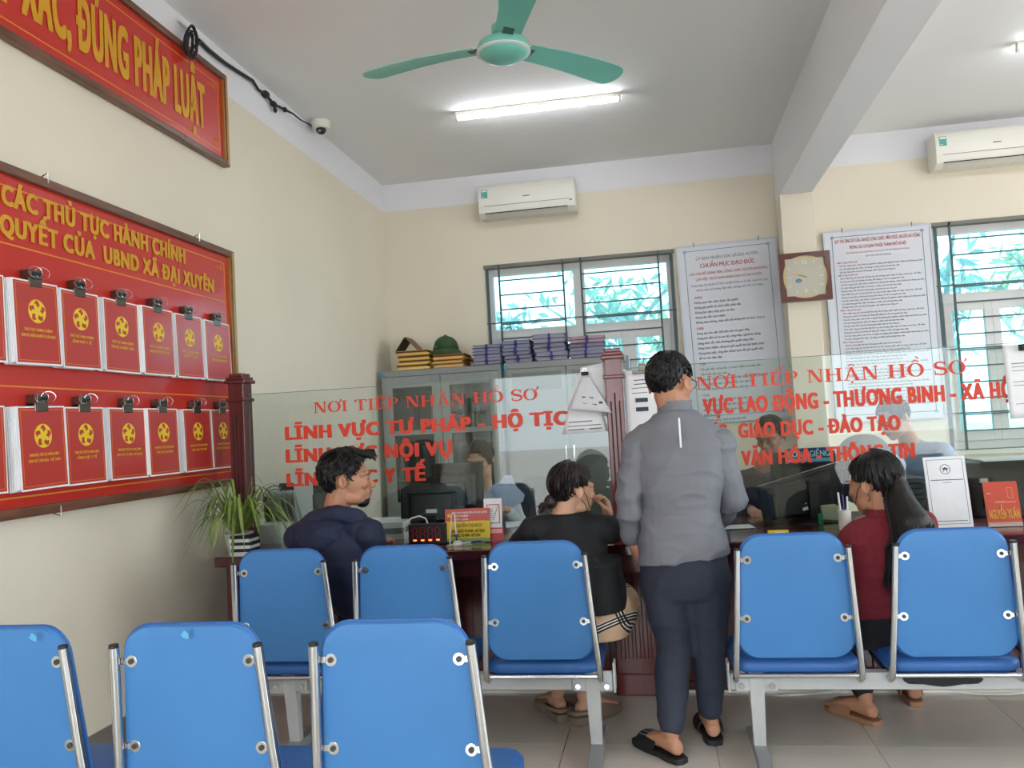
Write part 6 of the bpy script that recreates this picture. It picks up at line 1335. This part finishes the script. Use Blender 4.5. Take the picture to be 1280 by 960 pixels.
b = MB(); torso(b, [(pel.lerp(neck, u), rx, ry, V((1, .14, 0)).normalized(), V((-.14, 1, 0)).normalized()) for u, rx, ry in ((0, .165, .125), (.3, .158, .122), (.55, .158, .122), (.7, .15, .115))]); solid(b, 'black_vest', BV, TE, .009, 3, folds(.004, 8, 2))
for i in range(4):
    q = P(634, 617, Y=4.90); M = Matrix.Translation(q+V((0, .004*i, 0))) @ Matrix.Rotation(R(-25-7*i), 4, 'Y') @ Matrix.Rotation(R(-20), 4, 'X')
    o = MB().b2((-.068, 0, -.09), (.068, .0015, .09), M).build('held_form', mat('form_blue', '#BFC9DE', .8)); tag(o, 'pale form held fanned by the staff woman, %s' % ('nearest the camera', 'second', 'third', 'farthest')[i], 'paper', 'forms held by the staff woman')
HF = hm(P(963, 547, Y=5.25), 150, -18, 0, 1.0)
DP = mat('brown_shirt', '#4F4245', .8, var=.35, nscale=22)
def hairF(M, t): hairdo(M, 'hair', HAIR, t, SHORT, .09, 41, .03)
neck = P(950, 590, Y=5.32); pel = V((neck.x-.02, 5.42, .56)); chest = pel.lerp(neck, .62)
person('staff man behind the dark monitor at the right glass screen, brown shirt', HF, pel, chest, neck, 165, 165,
    [(neck+V((.18, -.03, -.07)), neck+V((.26, -.12, -.28)), neck+V((.20, -.36, -.30)), V((0, -1, -.1)), V((0, 0, -1)), 1, .5), (neck+V((-.18, -.03, -.07)), neck+V((-.24, -.22, -.26)), P(940, 638, Y=4.80), V((.1, -1, -.1)), V((0, 0, -1)), -1, .5)],
    [(pel+V((-.1, -.02, -.02)), pel+V((-.12, -.42, -.04)), V((pel.x-.12, pel.y-.36, .022)), V((pel.x-.12, pel.y-.54, .022))), (pel+V((.1, -.02, -.02)), pel+V((.12, -.42, -.04)), V((pel.x+.12, pel.y-.36, .022)), V((pel.x+.12, pel.y-.54, .022)))], SKIN, DP, BT, hairF, build=1.0, vox=.006, topname='brown_shirt')
LB = mat('pale_blue_shirt', '#9FB2D2', .8, var=.08)
HG = hm(P(1118, 524, Y=5.25), 120, -28, 0, .95)
neck = P(1138, 556, Y=5.32); pel = V((neck.x+.22, 5.50, .56)); chest = pel.lerp(neck, .62)
def hairG(M, t): hairdo(M, 'hair', HAIR, t, SHORT, .08, 51, .03)
person('staff member leaning over the desk behind the right glass screen, pale blue shirt', HG, pel, chest, neck, 140, 140,
    [(neck+V((.14, -.12, -.05)), neck+V((.18, -.28, -.26)), neck+V((.0, -.46, -.26)), V((-1, -.5, 0)), V((0, 0, -1)), 1, .5), (neck+V((-.15, .06, -.07)), P(1120, 582, Y=5.1), P(1092, 590, Y=4.9), V((-1, -.5, 0)), V((0, 0, -1)), -1, .5)],
    [(pel+V((-.1, -.02, -.02)), pel+V((-.12, -.42, -.04)), V((pel.x-.12, pel.y-.36, .022)), V((pel.x-.12, pel.y-.54, .022))), (pel+V((.1, -.02, -.02)), pel+V((.12, -.42, -.04)), V((pel.x+.12, pel.y-.36, .022)), V((pel.x+.12, pel.y-.54, .022)))], SKIN, LB, BT, hairG, build=.98, vox=.006, topname='pale_blue_shirt', sleeve_end=.45)
